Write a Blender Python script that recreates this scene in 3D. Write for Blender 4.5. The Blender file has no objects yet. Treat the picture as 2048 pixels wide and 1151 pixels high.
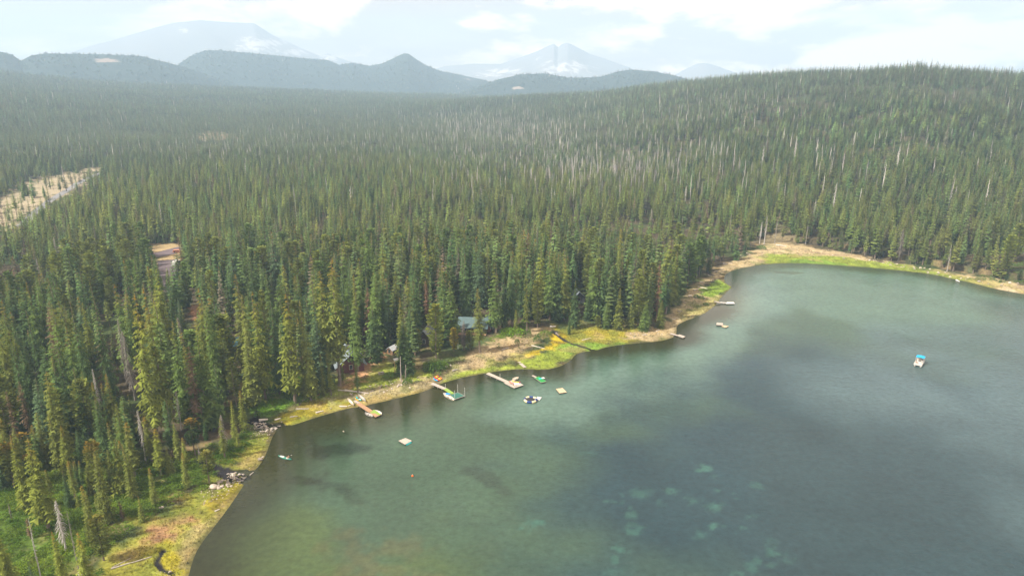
import bpy, math, random
import numpy as np
from mathutils import Vector, Matrix

SC = bpy.context.scene
COL = SC.collection
random.seed(7)
RNG = np.random.default_rng(7)

# ------------------------------------------------------------------ camera
H = 92.0                       # drone height above the lake
FPX = 1365.0                   # focal length in pixels of the 2048 px wide photograph
PITCH = math.atan(410.0 / FPX)
SP, CP = math.sin(PITCH), math.cos(PITCH)
cam_d = bpy.data.cameras.new('camera')
cam = bpy.data.objects.new('camera', cam_d)
COL.objects.link(cam)
cam.location = (0, 0, H)
cam.rotation_euler = (math.pi / 2 - PITCH, 0, 0)
cam_d.sensor_width = 36
cam_d.lens = 36 * FPX / 2048
cam_d.clip_start = 1
cam_d.clip_end = 40000
SC.camera = cam

# ------------------------------------------------------------------ light
SUN_DIR = Vector((-0.62, -0.30, 0.80)).normalized()      # towards the sun
SUN_EL = math.asin(SUN_DIR.z)
SUN_AZ = math.atan2(SUN_DIR.x, SUN_DIR.y)
sun_d = bpy.data.lights.new('sun', 'SUN')
sun_d.energy = 5.0
sun_d.angle = math.radians(1.5)
sun_d.color = (1.0, 0.93, 0.82)
sun = bpy.data.objects.new('sun', sun_d)
COL.objects.link(sun)
sun.rotation_euler = SUN_DIR.to_track_quat('Z', 'Y').to_euler()

SC.view_settings.view_transform = 'Standard'
SC.view_settings.look = 'None'
SC.view_settings.exposure = 0.80
SC.view_settings.gamma = 1
SC.cycles.max_bounces = 5
SC.cycles.diffuse_bounces = 2
SC.cycles.glossy_bounces = 2
SC.cycles.transmission_bounces = 2
SC.cycles.volume_bounces = 2
SC.cycles.transparent_max_bounces = 4
SC.cycles.use_denoising = True
SC.cycles.denoiser = 'OPENIMAGEDENOISE'
SC.cycles.denoising_prefilter = 'ACCURATE'
SC.cycles.sample_clamp_indirect = 4
SC.cycles.use_adaptive_sampling = False
SC.render.use_persistent_data = False


class NT:
    """Small helper to write node trees."""
    def __init__(self, tree):
        self.t = tree
        self.t.nodes.clear()

    def n(self, kind, **kw):
        nd = self.t.nodes.new(kind)
        for k, v in kw.items():
            setattr(nd, k, v)
        return nd

    def l(self, a, b):
        self.t.links.new(a, b)

    def setv(self, sock, v):
        if hasattr(v, 'is_output'):
            self.l(v, sock)
        else:
            sock.default_value = v

    def math(self, op, a, b=None, c=None, clamp=False):
        nd = self.n('ShaderNodeMath', operation=op, use_clamp=clamp)
        self.setv(nd.inputs[0], a)
        if b is not None:
            self.setv(nd.inputs[1], b)
        if c is not None:
            self.setv(nd.inputs[2], c)
        return nd.outputs[0]

    def mix(self, f, a, b, blend='MIX'):
        nd = self.n('ShaderNodeMix', data_type='RGBA', blend_type=blend)
        nd.clamp_factor = True
        self.setv(nd.inputs[0], f)
        self.setv(nd.inputs[6], a if hasattr(a, 'is_output') else (*a, 1) if len(a) == 3 else a)
        self.setv(nd.inputs[7], b if hasattr(b, 'is_output') else (*b, 1) if len(b) == 3 else b)
        return nd.outputs[2]

    def noise(self, scale, detail=4, rough=0.55, vec=None, dist=0.0):
        nd = self.n('ShaderNodeTexNoise')
        nd.inputs['Scale'].default_value = scale
        nd.inputs['Detail'].default_value = detail
        nd.inputs['Roughness'].default_value = rough
        nd.inputs['Distortion'].default_value = dist
        if vec is not None:
            self.l(vec, nd.inputs['Vector'])
        return nd.outputs[0]

    def ramp(self, f, stops):
        nd = self.n('ShaderNodeValToRGB')
        while len(nd.color_ramp.elements) < len(stops):
            nd.color_ramp.elements.new(0.5)
        for e, (p, c) in zip(nd.color_ramp.elements, stops):
            e.position = p
            e.color = (*c, 1) if len(c) == 3 else c
        self.l(f, nd.inputs[0])
        return nd.outputs[0]

    def maprange(self, v, a, b, c=0.0, d=1.0, smooth=True):
        nd = self.n('ShaderNodeMapRange')
        nd.interpolation_type = 'SMOOTHSTEP' if smooth else 'LINEAR'
        self.setv(nd.inputs[0], v)
        for i, x in enumerate((a, b, c, d)):
            nd.inputs[i + 1].default_value = x
        return nd.outputs[0]


def build_world():
    w = bpy.data.worlds.new('World')
    SC.world = w
    w.use_nodes = True
    n = NT(w.node_tree)
    sky = n.n('ShaderNodeTexSky', sky_type='NISHITA')
    sky.sun_disc = False
    sky.sun_elevation = SUN_EL
    sky.sun_rotation = SUN_AZ
    sky.altitude = 1500
    sky.air_density = 1.0
    sky.dust_density = 2.0
    tc = n.n('ShaderNodeTexCoord')
    sep = n.n('ShaderNodeSeparateXYZ')
    n.l(tc.outputs['Generated'], sep.inputs[0])
    # cloud layers laid on a high horizontal plane: direction / (height + curvature)
    zz = n.math('MAXIMUM', n.math('ADD', sep.outputs[2], 0.07), 0.03)
    cx = n.math('DIVIDE', sep.outputs[0], zz)
    cy = n.math('DIVIDE', sep.outputs[1], zz)
    comb = n.n('ShaderNodeCombineXYZ')
    n.l(cx, comb.inputs[0])
    n.l(n.math('MULTIPLY', cy, 0.8), comb.inputs[1])
    # cumulus banks: soft lumps in direction space, wider than high
    c2 = n.n('ShaderNodeCombineXYZ')
    n.l(sep.outputs[0], c2.inputs[0])
    n.l(n.math('MULTIPLY', sep.outputs[2], 2.7), c2.inputs[1])
    n.l(sep.outputs[1], c2.inputs[2])
    big = n.noise(3.1, 7, 0.52, c2.outputs[0], 0.25)
    lay = n.noise(0.55, 6, 0.5, comb.outputs[0], 0.3)
    m1 = n.maprange(big, 0.44, 0.55)
    m2 = n.maprange(lay, 0.42, 0.62)
    mask = n.math('MAXIMUM', m1, n.math('MULTIPLY', m2, 0.75))
    # lit tops and grey-blue undersides of the clouds
    up = n.n('ShaderNodeVectorMath', operation='ADD')
    n.l(c2.outputs[0], up.inputs[0])
    up.inputs[1].default_value = (-0.02, 0.045, 0)
    big2 = n.noise(3.1, 7, 0.52, up.outputs[0], 0.25)
    lit = n.maprange(n.math('SUBTRACT', big, big2), -0.03, 0.04)
    ccol = n.mix(lit, (9.0, 6.2, 4.2), (22, 15.8, 10.8))
    low = n.maprange(sep.outputs[2], 0.02, 0.22, 1.0, 0.0)
    clear = n.mix(0.35, sky.outputs[0], (8.6, 9.4, 9.8))
    clear = n.mix(n.math('MULTIPLY', low, .75), clear, (12.5, 8.2, 4.6))
    col = n.mix(mask, clear, ccol)
    bg = n.n('ShaderNodeBackground')
    bg.inputs['Strength'].default_value = 0.07
    n.l(col, bg.inputs['Color'])
    out = n.n('ShaderNodeOutputWorld')
    n.l(bg.outputs[0], out.inputs['Surface'])
    w.cycles.sampling_method = 'MANUAL'
    w.cycles.sample_map_resolution = 512


build_world()


# ------------------------------------------------------------------ numeric helpers
def _hash(ix, iy, seed):
    h = (ix.astype(np.int64) * 374761393 + iy.astype(np.int64) * 668265263 + seed * 69069) & 0x7fffffff
    h = ((h ^ (h >> 13)) * 1274126177) & 0x7fffffff
    return ((h ^ (h >> 16)) & 0xffff) / 65535.0


def vnoise(x, y, seed=0):
    x = np.asarray(x, float); y = np.asarray(y, float)
    ix = np.floor(x); iy = np.floor(y)
    fx = x - ix; fy = y - iy
    fx = fx * fx * (3 - 2 * fx); fy = fy * fy * (3 - 2 * fy)
    ix = ix.astype(np.int64); iy = iy.astype(np.int64)
    a = _hash(ix, iy, seed); b = _hash(ix + 1, iy, seed)
    c = _hash(ix, iy + 1, seed); d = _hash(ix + 1, iy + 1, seed)
    return (a + (b - a) * fx) * (1 - fy) + (c + (d - c) * fx) * fy


def fbm(x, y, size, octaves=4, seed=0):
    """value noise in 0..1 with features of SIZE metres"""
    s, amp, tot = 0.0, 1.0, 0.0
    f = 1.0 / size
    for i in range(octaves):
        s = s + amp * vnoise(np.asarray(x) * f + 17.3 * i, np.asarray(y) * f - 9.1 * i, seed + i * 7)
        tot += amp
        amp *= 0.5
        f *= 2.03
    return s / tot


def sstep(v, a, b):
    t = np.clip((np.asarray(v, float) - a) / (b - a), 0, 1)
    return t * t * (3 - 2 * t)


def ray(px, py):
    u = (px - 1024.0) / FPX
    v = (py - 575.5) / FPX
    return np.array([u, CP - SP * v, -SP - CP * v])


def flat(px, py, z=0.0):
    d = ray(px, py)
    t = (z - H) / d[2]
    return (d[0] * t, d[1] * t)


def project(x, y, z):
    """world -> full resolution pixel"""
    zr = np.asarray(z, float) - H
    dep = y * CP - zr * SP
    up = y * SP + zr * CP
    return 1024 + FPX * x / dep, 575.5 - FPX * up / dep, dep


def poly_inside(x, y, poly):
    inside = np.zeros(x.shape, bool)
    n = len(poly)
    j = n - 1
    for i in range(n):
        xi, yi = poly[i]; xj, yj = poly[j]
        if yi != yj:
            c = ((yi > y) != (yj > y)) & (x < (xj - xi) * (y - yi) / (yj - yi) + xi)
            inside ^= c
        j = i
    return inside


def poly_dist(x, y, poly, closed=True):
    d = np.full(x.shape, 1e18)
    n = len(poly)
    for i in range(n if closed else n - 1):
        ax, ay = poly[i]; bx, by = poly[(i + 1) % n]
        vx, vy = bx - ax, by - ay
        L = vx * vx + vy * vy + 1e-9
        t = np.clip(((x - ax) * vx + (y - ay) * vy) / L, 0, 1)
        dd = (x - ax - t * vx) ** 2 + (y - ay - t * vy) ** 2
        np.minimum(d, dd, out=d)
    return np.sqrt(d)


def smooth_poly(pts, closed=False, it=2):
    for _ in range(it):
        out = []
        n = len(pts)
        for i in range(n if closed else n - 1):
            a = pts[i]; b = pts[(i + 1) % n]
            out.append((a[0] * .75 + b[0] * .25, a[1] * .75 + b[1] * .25))
            out.append((a[0] * .25 + b[0] * .75, a[1] * .25 + b[1] * .75))
        if not closed:
            out = [pts[0]] + out + [pts[-1]]
        pts = out
    return pts


# ------------------------------------------------------------------ terrain
SHORE_PX = [(300, 1300), (350, 1210), (378, 1151), (383, 1125), (398, 1092), (424, 1060), (452, 1022), (470, 995),
            (486, 972), (492, 962), (505, 945), (519, 930), (532, 908), (540, 885), (547, 868), (556, 856), (578, 852),
            (620, 838), (660, 826), (700, 815), (725, 812), (770, 802), (820, 790), (852, 781), (880, 767),
            (915, 757), (960, 748), (1000, 741), (1040, 737), (1090, 740), (1120, 733), (1142, 721), (1150, 709),
            (1162, 704), (1192, 701), (1215, 693), (1260, 687), (1300, 684), (1330, 680), (1350, 673), (1354, 662),
            (1352, 652), (1366, 643), (1395, 633), (1415, 623), (1436, 606), (1442, 595), (1455, 582), (1466, 573),
            (1455, 569), (1447, 562), (1450, 548), (1470, 539), (1500, 533), (1532, 528), (1570, 526), (1620, 527),
            (1680, 531), (1740, 535), (1800, 541), (1850, 546), (1900, 556), (1950, 567), (1990, 578), (2048, 588),
            (2110, 599), (2200, 604)]
shore = [flat(*p) for p in SHORE_PX]
LAKE = smooth_poly(shore, False, 1) + [(700, 300), (1500, 200), (1500, -900), (-120, -900), (-130, -200), (-95, 30)]


def shore_sd(x, y):
    """signed distance to the shoreline, positive on land"""
    d = poly_dist(x, y, LAKE)
    ins = poly_inside(x, y, LAKE)
    return np.where(ins, -d, d)


def az_of(px, py=165):
    d = ray(px, py)
    return math.atan2(d[0], d[1])


def crest(tab):
    """[(px, py, R)] -> arrays az, R, z of a ridge line"""
    a, r, z = [], [], []
    for px, py, R in tab:
        d = ray(px, py)
        a.append(math.atan2(d[0], d[1])); r.append(R)
        z.append(H + R * d[2] / math.hypot(d[0], d[1]))
    return np.array(a), np.array(r), np.array(z)


HILL = crest([(-700, 262, 2100), (300, 250, 2100), (560, 236, 2100), (700, 224, 2050), (850, 208, 1950), (1000, 199, 1800), (1100, 194, 1700),
              (1200, 190, 1600), (1300, 174, 1500), (1400, 165, 1400), (1500, 156, 1300), (1600, 151, 1250),
              (1700, 147, 1200), (1800, 140, 1150), (1840, 136, 1150), (1900, 146, 1150), (2048, 157, 1150),
              (2300, 176, 1150), (2900, 200, 1150)])
HFOOT = (np.array([az_of(p) for p in (-700, 700, 900, 1100, 1300, 1500, 2048, 2900)]),
         np.array([1300, 1150, 980, 700, 520, 440, 400, 400], float))
PLAIN = crest([(-1200, 120, 2700), (-300, 132, 2700), (0, 141, 2700), (60, 150, 2700), (150, 158, 2700), (300, 168, 2700), (450, 176, 2700),
               (600, 181, 2700), (760, 186, 2700), (900, 193, 2700), (1000, 198, 2700), (1300, 206, 2700),
               (2048, 210, 2700), (3000, 210, 2700)])
# forested hills and mountains behind, each a ridge at its own distance
HILLS = [
    (crest([(860, 203, 3350), (905, 190, 3350), (960, 173, 3350), (1000, 158, 3350), (1040, 149, 3350), (1090, 147, 3350),
            (1140, 156, 3350), (1200, 154, 3350), (1235, 143, 3350), (1262, 139, 3350), (1310, 143, 3350), (1350, 151, 3350), (1420, 172, 3350),
            (1500, 200, 3350)]), 620),
    (crest([(1080, 205, 3100), (1130, 188, 3100), (1160, 181, 3100), (1200, 172, 3100), (1235, 172, 3100), (1280, 185, 3100), (1330, 205, 3100)]), 260),
    (crest([(-600, 140, 3450), (-200, 105, 3450), (-60, 100, 3450), (5, 104, 3450), (25, 110, 3450), (42, 122, 3450),
            (62, 111, 3450), (90, 107, 3450), (150, 108, 3450), (210, 109, 3450), (280, 112, 3450), (330, 124, 3450),
            (380, 138, 3450), (430, 157, 3450), (490, 175, 3450), (560, 200, 3450)]), 700),
    (crest([(300, 200, 4200), (340, 150, 4200), (358, 128, 4200), (380, 113, 4200), (410, 101, 4200), (440, 101, 4200),
            (500, 106, 4200), (560, 112, 4200), (620, 118, 4200), (655, 120, 4200), (678, 130, 4200), (705, 126, 4200),
            (740, 132, 4200), (765, 127, 4200), (790, 115, 4200), (805, 108, 4200), (816, 107, 4200), (830, 117, 4200),
            (850, 130, 4200), (880, 142, 4200), (920, 150, 4200), (960, 158, 4200), (985, 165, 4200), (1030, 185, 4200), (1100, 210, 4200)]), 850),
]
MOUNTS = [
    (crest([(40, 150, 7300), (120, 112, 7300), (180, 92, 7300), (240, 76, 7300), (300, 58, 7300), (345, 46, 7300), (400, 40, 7300), (450, 44, 7300),
            (508, 46, 7300), (545, 70, 7300), (600, 96, 7300), (640, 112, 7300), (655, 107, 7300), (690, 120, 7300),
            (720, 128, 7300), (800, 150, 7300), (900, 190, 7300)]), 1500),
    (crest([(780, 180, 7100), (850, 143, 7100), (890, 132, 7100), (950, 127, 7100), (1000, 128, 7100), (1040, 115, 7100), (1075, 102, 7100),
            (1098, 91, 7100), (1108, 87, 7100), (1116, 95, 7100), (1124, 88, 7100), (1134, 85, 7100), (1146, 90, 7100), (1180, 108, 7100), (1220, 121, 7100),
            (1262, 136, 7100), (1310, 160, 7100), (1400, 200, 7100)]), 1350),
    (crest([(1300, 190, 7200), (1350, 150, 7200), (1370, 138, 7200), (1395, 127, 7200), (1415, 126, 7200), (1440, 134, 7200),
            (1475, 147, 7200), (1540, 190, 7200)]), 1000),
]


def ridge(az, r, cr, width, rough, seed, x, y):
    a, R, z = cr
    Rc = np.interp(az, a, R)
    zc = np.interp(az, a, z, left=-200, right=-200)
    t = np.abs(r - Rc) / width
    prof = 1 - t ** 1.15
    n = fbm(x, y, width * 0.35, 5, seed) - 0.5
    zz = zc * np.clip(prof, 0, 1) + n * rough * np.clip(t * 3, 0, 1) * np.clip(prof * 3, 0, 1)
    return np.where((prof > 0) & (zc > -150), zz, -50)


def height(x, y, sd=None):
    x = np.asarray(x, float); y = np.asarray(y, float)
    if sd is None:
        sd = shore_sd(x, y)
    r = np.hypot(x, y)
    az = np.arctan2(x, y)
    # banks and the gently rising land by the lake
    jit = (fbm(x, y, 5, 3, 3) - 0.5) * 1.6 * sstep(np.abs(sd), -1, 3)
    s = sd + jit
    z = np.where(s > 0, np.minimum(s, 14) * 0.075 + np.clip(s - 14, 0, 60) * 0.035,
                 np.maximum(s * 0.12, -3.0))
    land = sstep(s, 10, 60)
    z = z + land * ((fbm(x, y, 45, 4, 11) - 0.5) * 3.0)
    far = sstep(s, 60, 400)
    z = z + far * ((fbm(x, y, 260, 4, 21) - 0.4) * 16)
    # the long rise of the plain to the skyline on the left
    zp = np.interp(az, PLAIN[0], PLAIN[2])
    t = np.clip((r - 700) / 2000, 0, 1)
    z = np.where(s > 0, z + (zp - 4) * t ** 1.25 * np.where(r > 2700, np.clip(1 - (r - 2700) / 500, 0, 1) ** 1.3, 1), z)
    z = z + sstep(r, 900, 1600) * (fbm(x, y, 420, 4, 31) - 0.5) * 20 * np.clip((2850 - r) / 1200, 0.12, 1) * (s > 0)
    # forested hill on the right
    Rc = np.interp(az, HILL[0], HILL[1]); zc = np.interp(az, HILL[0], HILL[2])
    R0 = np.interp(az, *HFOOT)
    t = (r - R0) / (Rc - R0)
    up = np.clip(t, 0, 1)
    up = 0.62 * up + 0.38 * up * up * (3 - 2 * up)
    dn = np.clip(1 - (t - 1) / 1.1, 0, 1)
    dn = dn * dn * (3 - 2 * dn)
    zh = zc * np.where(t < 1, up, dn) + (fbm(x, y, 230, 4, 41) - 0.5) * 20 * sstep(up, 0.03, 0.4) * np.clip((1.0 - t) * 4, 0.2, 1)
    zh = zh * sstep(s, 12, 90)
    hill = np.where((t > 0) & (s > 0), zh, -50)
    # soft maximum
    k = 6.0
    d = np.clip((hill - z) / (2 * k), -1, 1)
    z = np.where(hill > -49, np.where(np.abs(hill - z) < 2 * k, (z + hill) / 2 + np.abs(hill - z) / 2 + k * (1 - np.abs(d)) ** 2 * 0.5, np.maximum(z, hill)), z)
    for i, (cr, w) in enumerate(HILLS):
        m = (r > 2750)
        zr = ridge(az, r, cr, w, 38, 51 + i * 5, x, y)
        z = np.where(m, np.maximum(z, zr), z)
    for i, (cr, w) in enumerate(MOUNTS):
        m = (r > 5300)
        zr = ridge(az, r, cr, w, 140, 81 + i * 5, x, y)
        z = np.where(m, np.maximum(z, zr), z)
    return z


def P(px, py, dz=0.0):
    """ground point seen at a full-resolution pixel of the photograph"""
    d = ray(px, py)
    z = 0.0
    for _ in range(14):
        t = (z + dz - H) / d[2]
        x, y = d[0] * t, d[1] * t
        z = float(height(np.array([x]), np.array([y]))[0])
        z = max(z, 0.0)
    return Vector((x, y, z + dz))


def PW(px, py, z=0.0):
    x, y = flat(px, py, z)
    return Vector((x, y, z))


def ground_z(x, y):
    return float(height(np.array([x]), np.array([y]))[0])


def PP(pts):
    out = []
    for p in pts:
        v = P(*p)
        out.append((v.x, v.y))
    return out


# ------------------------------------------------------------------ ground colours
def make_zones():
    Z = []
    def z(color, pts, feather=3.0, amt=1.0, nz=4.0):
        Z.append((np.array(color), PP(pts), feather, amt, nz))
    # lower left: shrub slope, then the muddy grass towards the water
    z((.075, .125, .020), [(-400, 960), (0, 930), (120, 895), (260, 920), (330, 925), (420, 895), (500, 880), (520, 905),
                        (440, 960), (400, 990), (330, 1010), (270, 1060), (200, 1100), (160, 1190), (120, 1420), (-900, 1420), (-900, 960)], 5)
    z((.21, .215, .036), [(478, 880), (560, 858), (530, 925), (510, 950), (492, 975), (468, 1010), (400, 1100), (376, 1170), (320, 1420), (100, 1420),
                       (130, 1190), (230, 1075), (330, 1005), (430, 955)], 5)
    z((.29, .17, .09), [(270, 1085), (315, 1030), (410, 1010), (415, 1040), (375, 1070), (320, 1095)], 4, .95)
    z((.16, .09, .05), [(258, 1090), (330, 1060), (350, 1075), (280, 1110)], 4, .6)
    z((.23, .20, .02), [(410, 1000), (470, 965), (484, 968), (465, 1000), (430, 1030), (408, 1040)], 3, .9)
    z((.38, .31, .17), [(345, 1085), (372, 1050), (400, 1040), (440, 1022), (420, 1062), (385, 1120), (378, 1165), (340, 1170)], 3, .8)
    z((.33, .29, .02), [(300, 1110), (318, 1090), (350, 1085), (352, 1151), (312, 1140)], 3, .9)
    z((.35, .27, .02), [(335, 995), (370, 975), (400, 985), (350, 1010)], 3, .7)
    z((.21, .20, .03), [(228, 1105), (300, 1085), (310, 1150), (205, 1170)], 4, .6)
    # yellow meadow left of the first dock
    z((.10, .19, .022), [(500, 838), (515, 800), (545, 745), (610, 740), (640, 775), (655, 792), (600, 806), (550, 832)], 4)
    z((.25, .225, .022), [(538, 846), (560, 822), (600, 806), (660, 790), (710, 795), (730, 812), (660, 828), (580, 854), (545, 855)], 3)
    z((.21, .24, .03), [(575, 856), (590, 845), (640, 828), (700, 812), (735, 812), (660, 830)], 2.5, .9)
    z((.32, .22, .16), [(640, 792), (680, 783), (700, 790), (640, 806)], 3, .5)
    # lawn below the dark red cabin
    z((.22, .26, .040), [(640, 795), (665, 765), (700, 748), (770, 720), (830, 735), (880, 745), (865, 762), (760, 790), (690, 800)], 4)
    z((.40, .215, .125), [(680, 775), (692, 742), (722, 728), (742, 722), (765, 708), (760, 722), (735, 740), (722, 765), (695, 785)], 3, .9)
    z((.42, .35, .23), [(660, 795), (760, 770), (860, 755), (920, 725), (950, 705), (940, 745), (880, 770), (855, 784), (700, 816), (730, 800)], 3, .95)
    z((.30, .245, .06), [(700, 812), (760, 795), (840, 778), (850, 784), (760, 806), (710, 817)], 2.5, .7)
    z((.23, .28, .040), [(870, 772), (885, 755), (950, 735), (1020, 722), (1045, 738), (960, 750)], 3)
    z((.46, .35, .24), [(915, 728), (950, 702), (1000, 668), (1060, 660), (1105, 655), (1100, 680), (1050, 705), (1000, 722), (940, 738)], 4)
    z((.30, .27, .08), [(985, 727), (1010, 712), (1060, 700), (1100, 690), (1080, 715), (1020, 730)], 4, .8)
    z((.20, .25, .035), [(1020, 738), (1040, 722), (1090, 700), (1150, 690), (1210, 690), (1190, 702), (1150, 712), (1120, 733), (1090, 741)], 3)
    z((.22, .21, .032), [(1095, 690), (1110, 655), (1180, 648), (1320, 655), (1335, 670), (1280, 688), (1200, 692), (1150, 692)], 4)
    z((.40, .31, .02), [(1045, 712), (1075, 696), (1098, 686), (1102, 668), (1118, 660), (1128, 675), (1128, 690), (1100, 698), (1060, 716)], 2.5, .95)
    z((.31, .26, .025), [(1140, 664), (1200, 660), (1270, 666), (1250, 674), (1180, 670)], 2.5, .6)
    z((.14, .23, .03), [(1112, 694), (1150, 684), (1200, 690), (1260, 684), (1290, 686), (1210, 696), (1190, 703), (1145, 706)], 2.5)
    z((.47, .37, .25), [(1250, 678), (1275, 660), (1325, 650), (1345, 630), (1390, 605), (1440, 600), (1416, 624), (1366, 646), (1356, 672), (1300, 686)], 3)
    z((.47, .37, .25), [(1335, 650), (1350, 612), (1385, 572), (1430, 540), (1505, 505), (1535, 522), (1530, 529), (1470, 540), (1425, 560), (1400, 590), (1445, 590), (1440, 606), (1370, 645)], 3)
    z((.24, .26, .05), [(1360, 625), (1400, 600), (1440, 592), (1440, 604), (1400, 628), (1365, 640)], 3, .5)
    z((.16, .24, .03), [(1398, 588), (1412, 568), (1440, 558), (1467, 572), (1452, 580), (1425, 592)], 2.5)
    # far shore
    z((.50, .385, .27), [(1495, 512), (1520, 490), (1560, 484), (1650, 498), (1760, 510), (1860, 528), (1960, 552), (2060, 572), (2200, 590),
                      (2200, 610), (2060, 594), (1990, 580), (1900, 558), (1800, 542), (1650, 530), (1530, 530)], 4)
    z((.19, .235, .035), [(1512, 516), (1535, 508), (1650, 510), (1790, 526), (1900, 548), (1960, 562), (1992, 578), (1900, 557), (1800, 542),
                      (1680, 532), (1600, 528), (1540, 529)], 3)
    z((.12, .22, .03), [(1575, 527), (1590, 517), (1640, 520), (1700, 530), (1760, 537), (1680, 533)], 2.5, .8)
    z((.30, .27, .09), [(1850, 535), (1950, 556), (2060, 582), (2060, 590), (1960, 570)], 3, .7)
    z((.56, .45, .36), [(1975, 579), (2010, 572), (2035, 582), (2045, 590)], 2, .9)
    z((.40, .32, .22), [(1500, 495), (1530, 440), (1545, 430), (1560, 450), (1600, 470), (1610, 495), (1560, 490)], 7, .5)
    # clearings in the forest
    z((.46, .34, .22), [(300, 502), (306, 488), (362, 484), (368, 500), (362, 540), (345, 550), (325, 535), (315, 525)], 4)
    z((.46, .38, .31), [(-500, 420), (0, 400), (60, 352), (150, 342), (206, 326), (175, 352), (110, 400), (60, 430), (0, 462), (-500, 560)], 12)
    z((.44, .32, .24), [(390, 268), (425, 262), (475, 268), (480, 278), (400, 280)], 20, .9)
    z((.40, .22, .12), [(382, 612), (398, 612), (398, 640), (384, 640)], 3, .9)
    return Z


ZONES = make_zones()


def ground_color(x, y, sd, r):
    n1 = fbm(x, y, 14, 4, 101); n2 = fbm(x, y, 2.2, 3, 102)
    base = np.array([.085, .068, .040]) * (0.6 + 0.8 * n1)[:, None]
    green = np.array([.050, .070, .024])
    k = sstep(n1, .42, .6)[:, None]
    c = base * (1 - k) + green * k
    far = sstep(r, 500, 1500)[:, None]
    c = c * (1 - far) + np.array([.036, .046, .027]) * far
    near = r < 1700
    for color, poly, fe, amt, nz in ZONES:
        xs = [p[0] for p in poly]; ys = [p[1] for p in poly]
        m = near & (x > min(xs) - 30) & (x < max(xs) + 30) & (y > min(ys) - 30) & (y < max(ys) + 30)
        if not m.any():
            continue
        xx, yy = x[m], y[m]
        d = poly_dist(xx, yy, poly)
        d = np.where(poly_inside(xx, yy, poly), d, -d) + (fbm(xx, yy, nz, 4, 7) - 0.5) * fe * 3.2
        w = (sstep(d, -fe * .5, fe * .5) * amt)[:, None]
        colr = color * (np.array([.72, .735, .60]) if color[2] > .15 else 1.0)
        c[m] = c[m] * (1 - w) + colr * w
    # streaks of dry, green and dark growth along the shore
    nearshore = sstep(sd, 70, 5) * (r < 700)
    s1 = fbm(x, y, 3.2, 4, 201); s2 = fbm(x, y, 6.5, 3, 202)
    c = c * (1 + nearshore * (s1 - .5) * 1.1)[:, None]
    g = (nearshore * sstep(s2, .58, .72) * .45)[:, None]
    c = c * (1 - g) + np.array([.10, .14, .025]) * g
    t = (nearshore * sstep(s2, .40, .26) * .40)[:, None]
    c = c * (1 - t) + np.array([.36, .26, .12]) * t
    b = (nearshore * sstep(fbm(x, y, 1.6, 2, 203), .70, .82) * .5)[:, None]
    c = c * (1 - b) + np.array([.08, .06, .035]) * b
    # wet rim at the waterline
    wet = (sstep(sd, 1.6, 0.2) * (sd < 2))[:, None]
    c = c * (1 - wet * .6) + np.array([.085, .075, .03]) * wet * .6
    return np.clip(c, 0.004, 0.75)


CREEKS = []


def creek_mask(x, y):
    m = np.zeros(x.shape)
    for pts, w in CREEKS:
        bx = [p[0] for p in pts]; by = [p[1] for p in pts]
        k = (x > min(bx) - 12) & (x < max(bx) + 12) & (y > min(by) - 12) & (y < max(by) + 12)
        if k.any():
            d = poly_dist(x[k], y[k], pts, closed=False)
            m[k] = np.maximum(m[k], sstep(d + (fbm(x[k], y[k], 1.5, 3, 5) - .5) * w * 1.3, w, w * .5))
    return m


for pts, w in (([(402, 920), (430, 932), (455, 942), (480, 943), (500, 945)], 1.7),
               ([(440, 945), (470, 957), (492, 962)], 1.6),
               ([(505, 838), (525, 850), (550, 850), (570, 856)], 2.2),
               ([(513, 822), (510, 838)], 1.2),
               ([(1109, 660), (1112, 668), (1130, 680), (1146, 687), (1165, 692), (1190, 701)], 0.9),
               ([(325, 1100), (313, 1122), (322, 1136), (345, 1146)], 0.7)):
    CREEKS.append((PP(pts), w))


def add_mesh(name, V, F, mats, attrs=None, smooth=False, mat_idx=None, parent=None, link=True):
    """V (n,3) array, F list/array of quads or triangles"""
    me = bpy.data.meshes.new(name)
    V = np.asarray(V, np.float32)
    if isinstance(F, np.ndarray):
        k = F.shape[1]
        me.vertices.add(len(V))
        me.vertices.foreach_set('co', V.ravel())
        me.loops.add(F.size)
        me.loops.foreach_set('vertex_index', F.astype(np.int32).ravel())
        me.polygons.add(len(F))
        me.polygons.foreach_set('loop_start', np.arange(0, F.size, k, dtype=np.int32))
        if smooth:
            me.polygons.foreach_set('use_smooth', np.ones(len(F), bool))
        if mat_idx is not None:
            me.polygons.foreach_set('material_index', np.asarray(mat_idx, np.int32))
        me.update(calc_edges=True)
    else:
        me.from_pydata([tuple(map(float, v)) for v in V], [], F)
        if smooth:
            for p in me.polygons:
                p.use_smooth = True
        if mat_idx is not None:
            for p, i in zip(me.polygons, mat_idx):
                p.material_index = int(i)
        me.update()
    for m in (mats if isinstance(mats, (list, tuple)) else [mats]):
        me.materials.append(m)
    for k, v in (attrs or {}).items():
        v = np.asarray(v, np.float32)
        if v.ndim == 2:
            a = me.attributes.new(k, 'FLOAT_COLOR', 'POINT')
            if v.shape[1] == 3:
                v = np.hstack([v, np.ones((len(v), 1), np.float32)])
            a.data.foreach_set('color', v.ravel())
        else:
            a = me.attributes.new(k, 'FLOAT', 'POINT')
            a.data.foreach_set('value', v)
    if not link:
        return me
    o = bpy.data.objects.new(name, me)
    COL.objects.link(o)
    if parent:
        o.parent = parent
    return o


def tag(o, label=None, cat=None, group=None, kind=None):
    if label:
        o['label'] = label
    if cat:
        o['category'] = cat
    if group:
        o['group'] = group
    if kind:
        o['kind'] = kind
    return o


# ------------------------------------------------------------------ materials
def material(name):
    m = bpy.data.materials.new(name)
    m.use_nodes = True
    return m, NT(m.node_tree)


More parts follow.
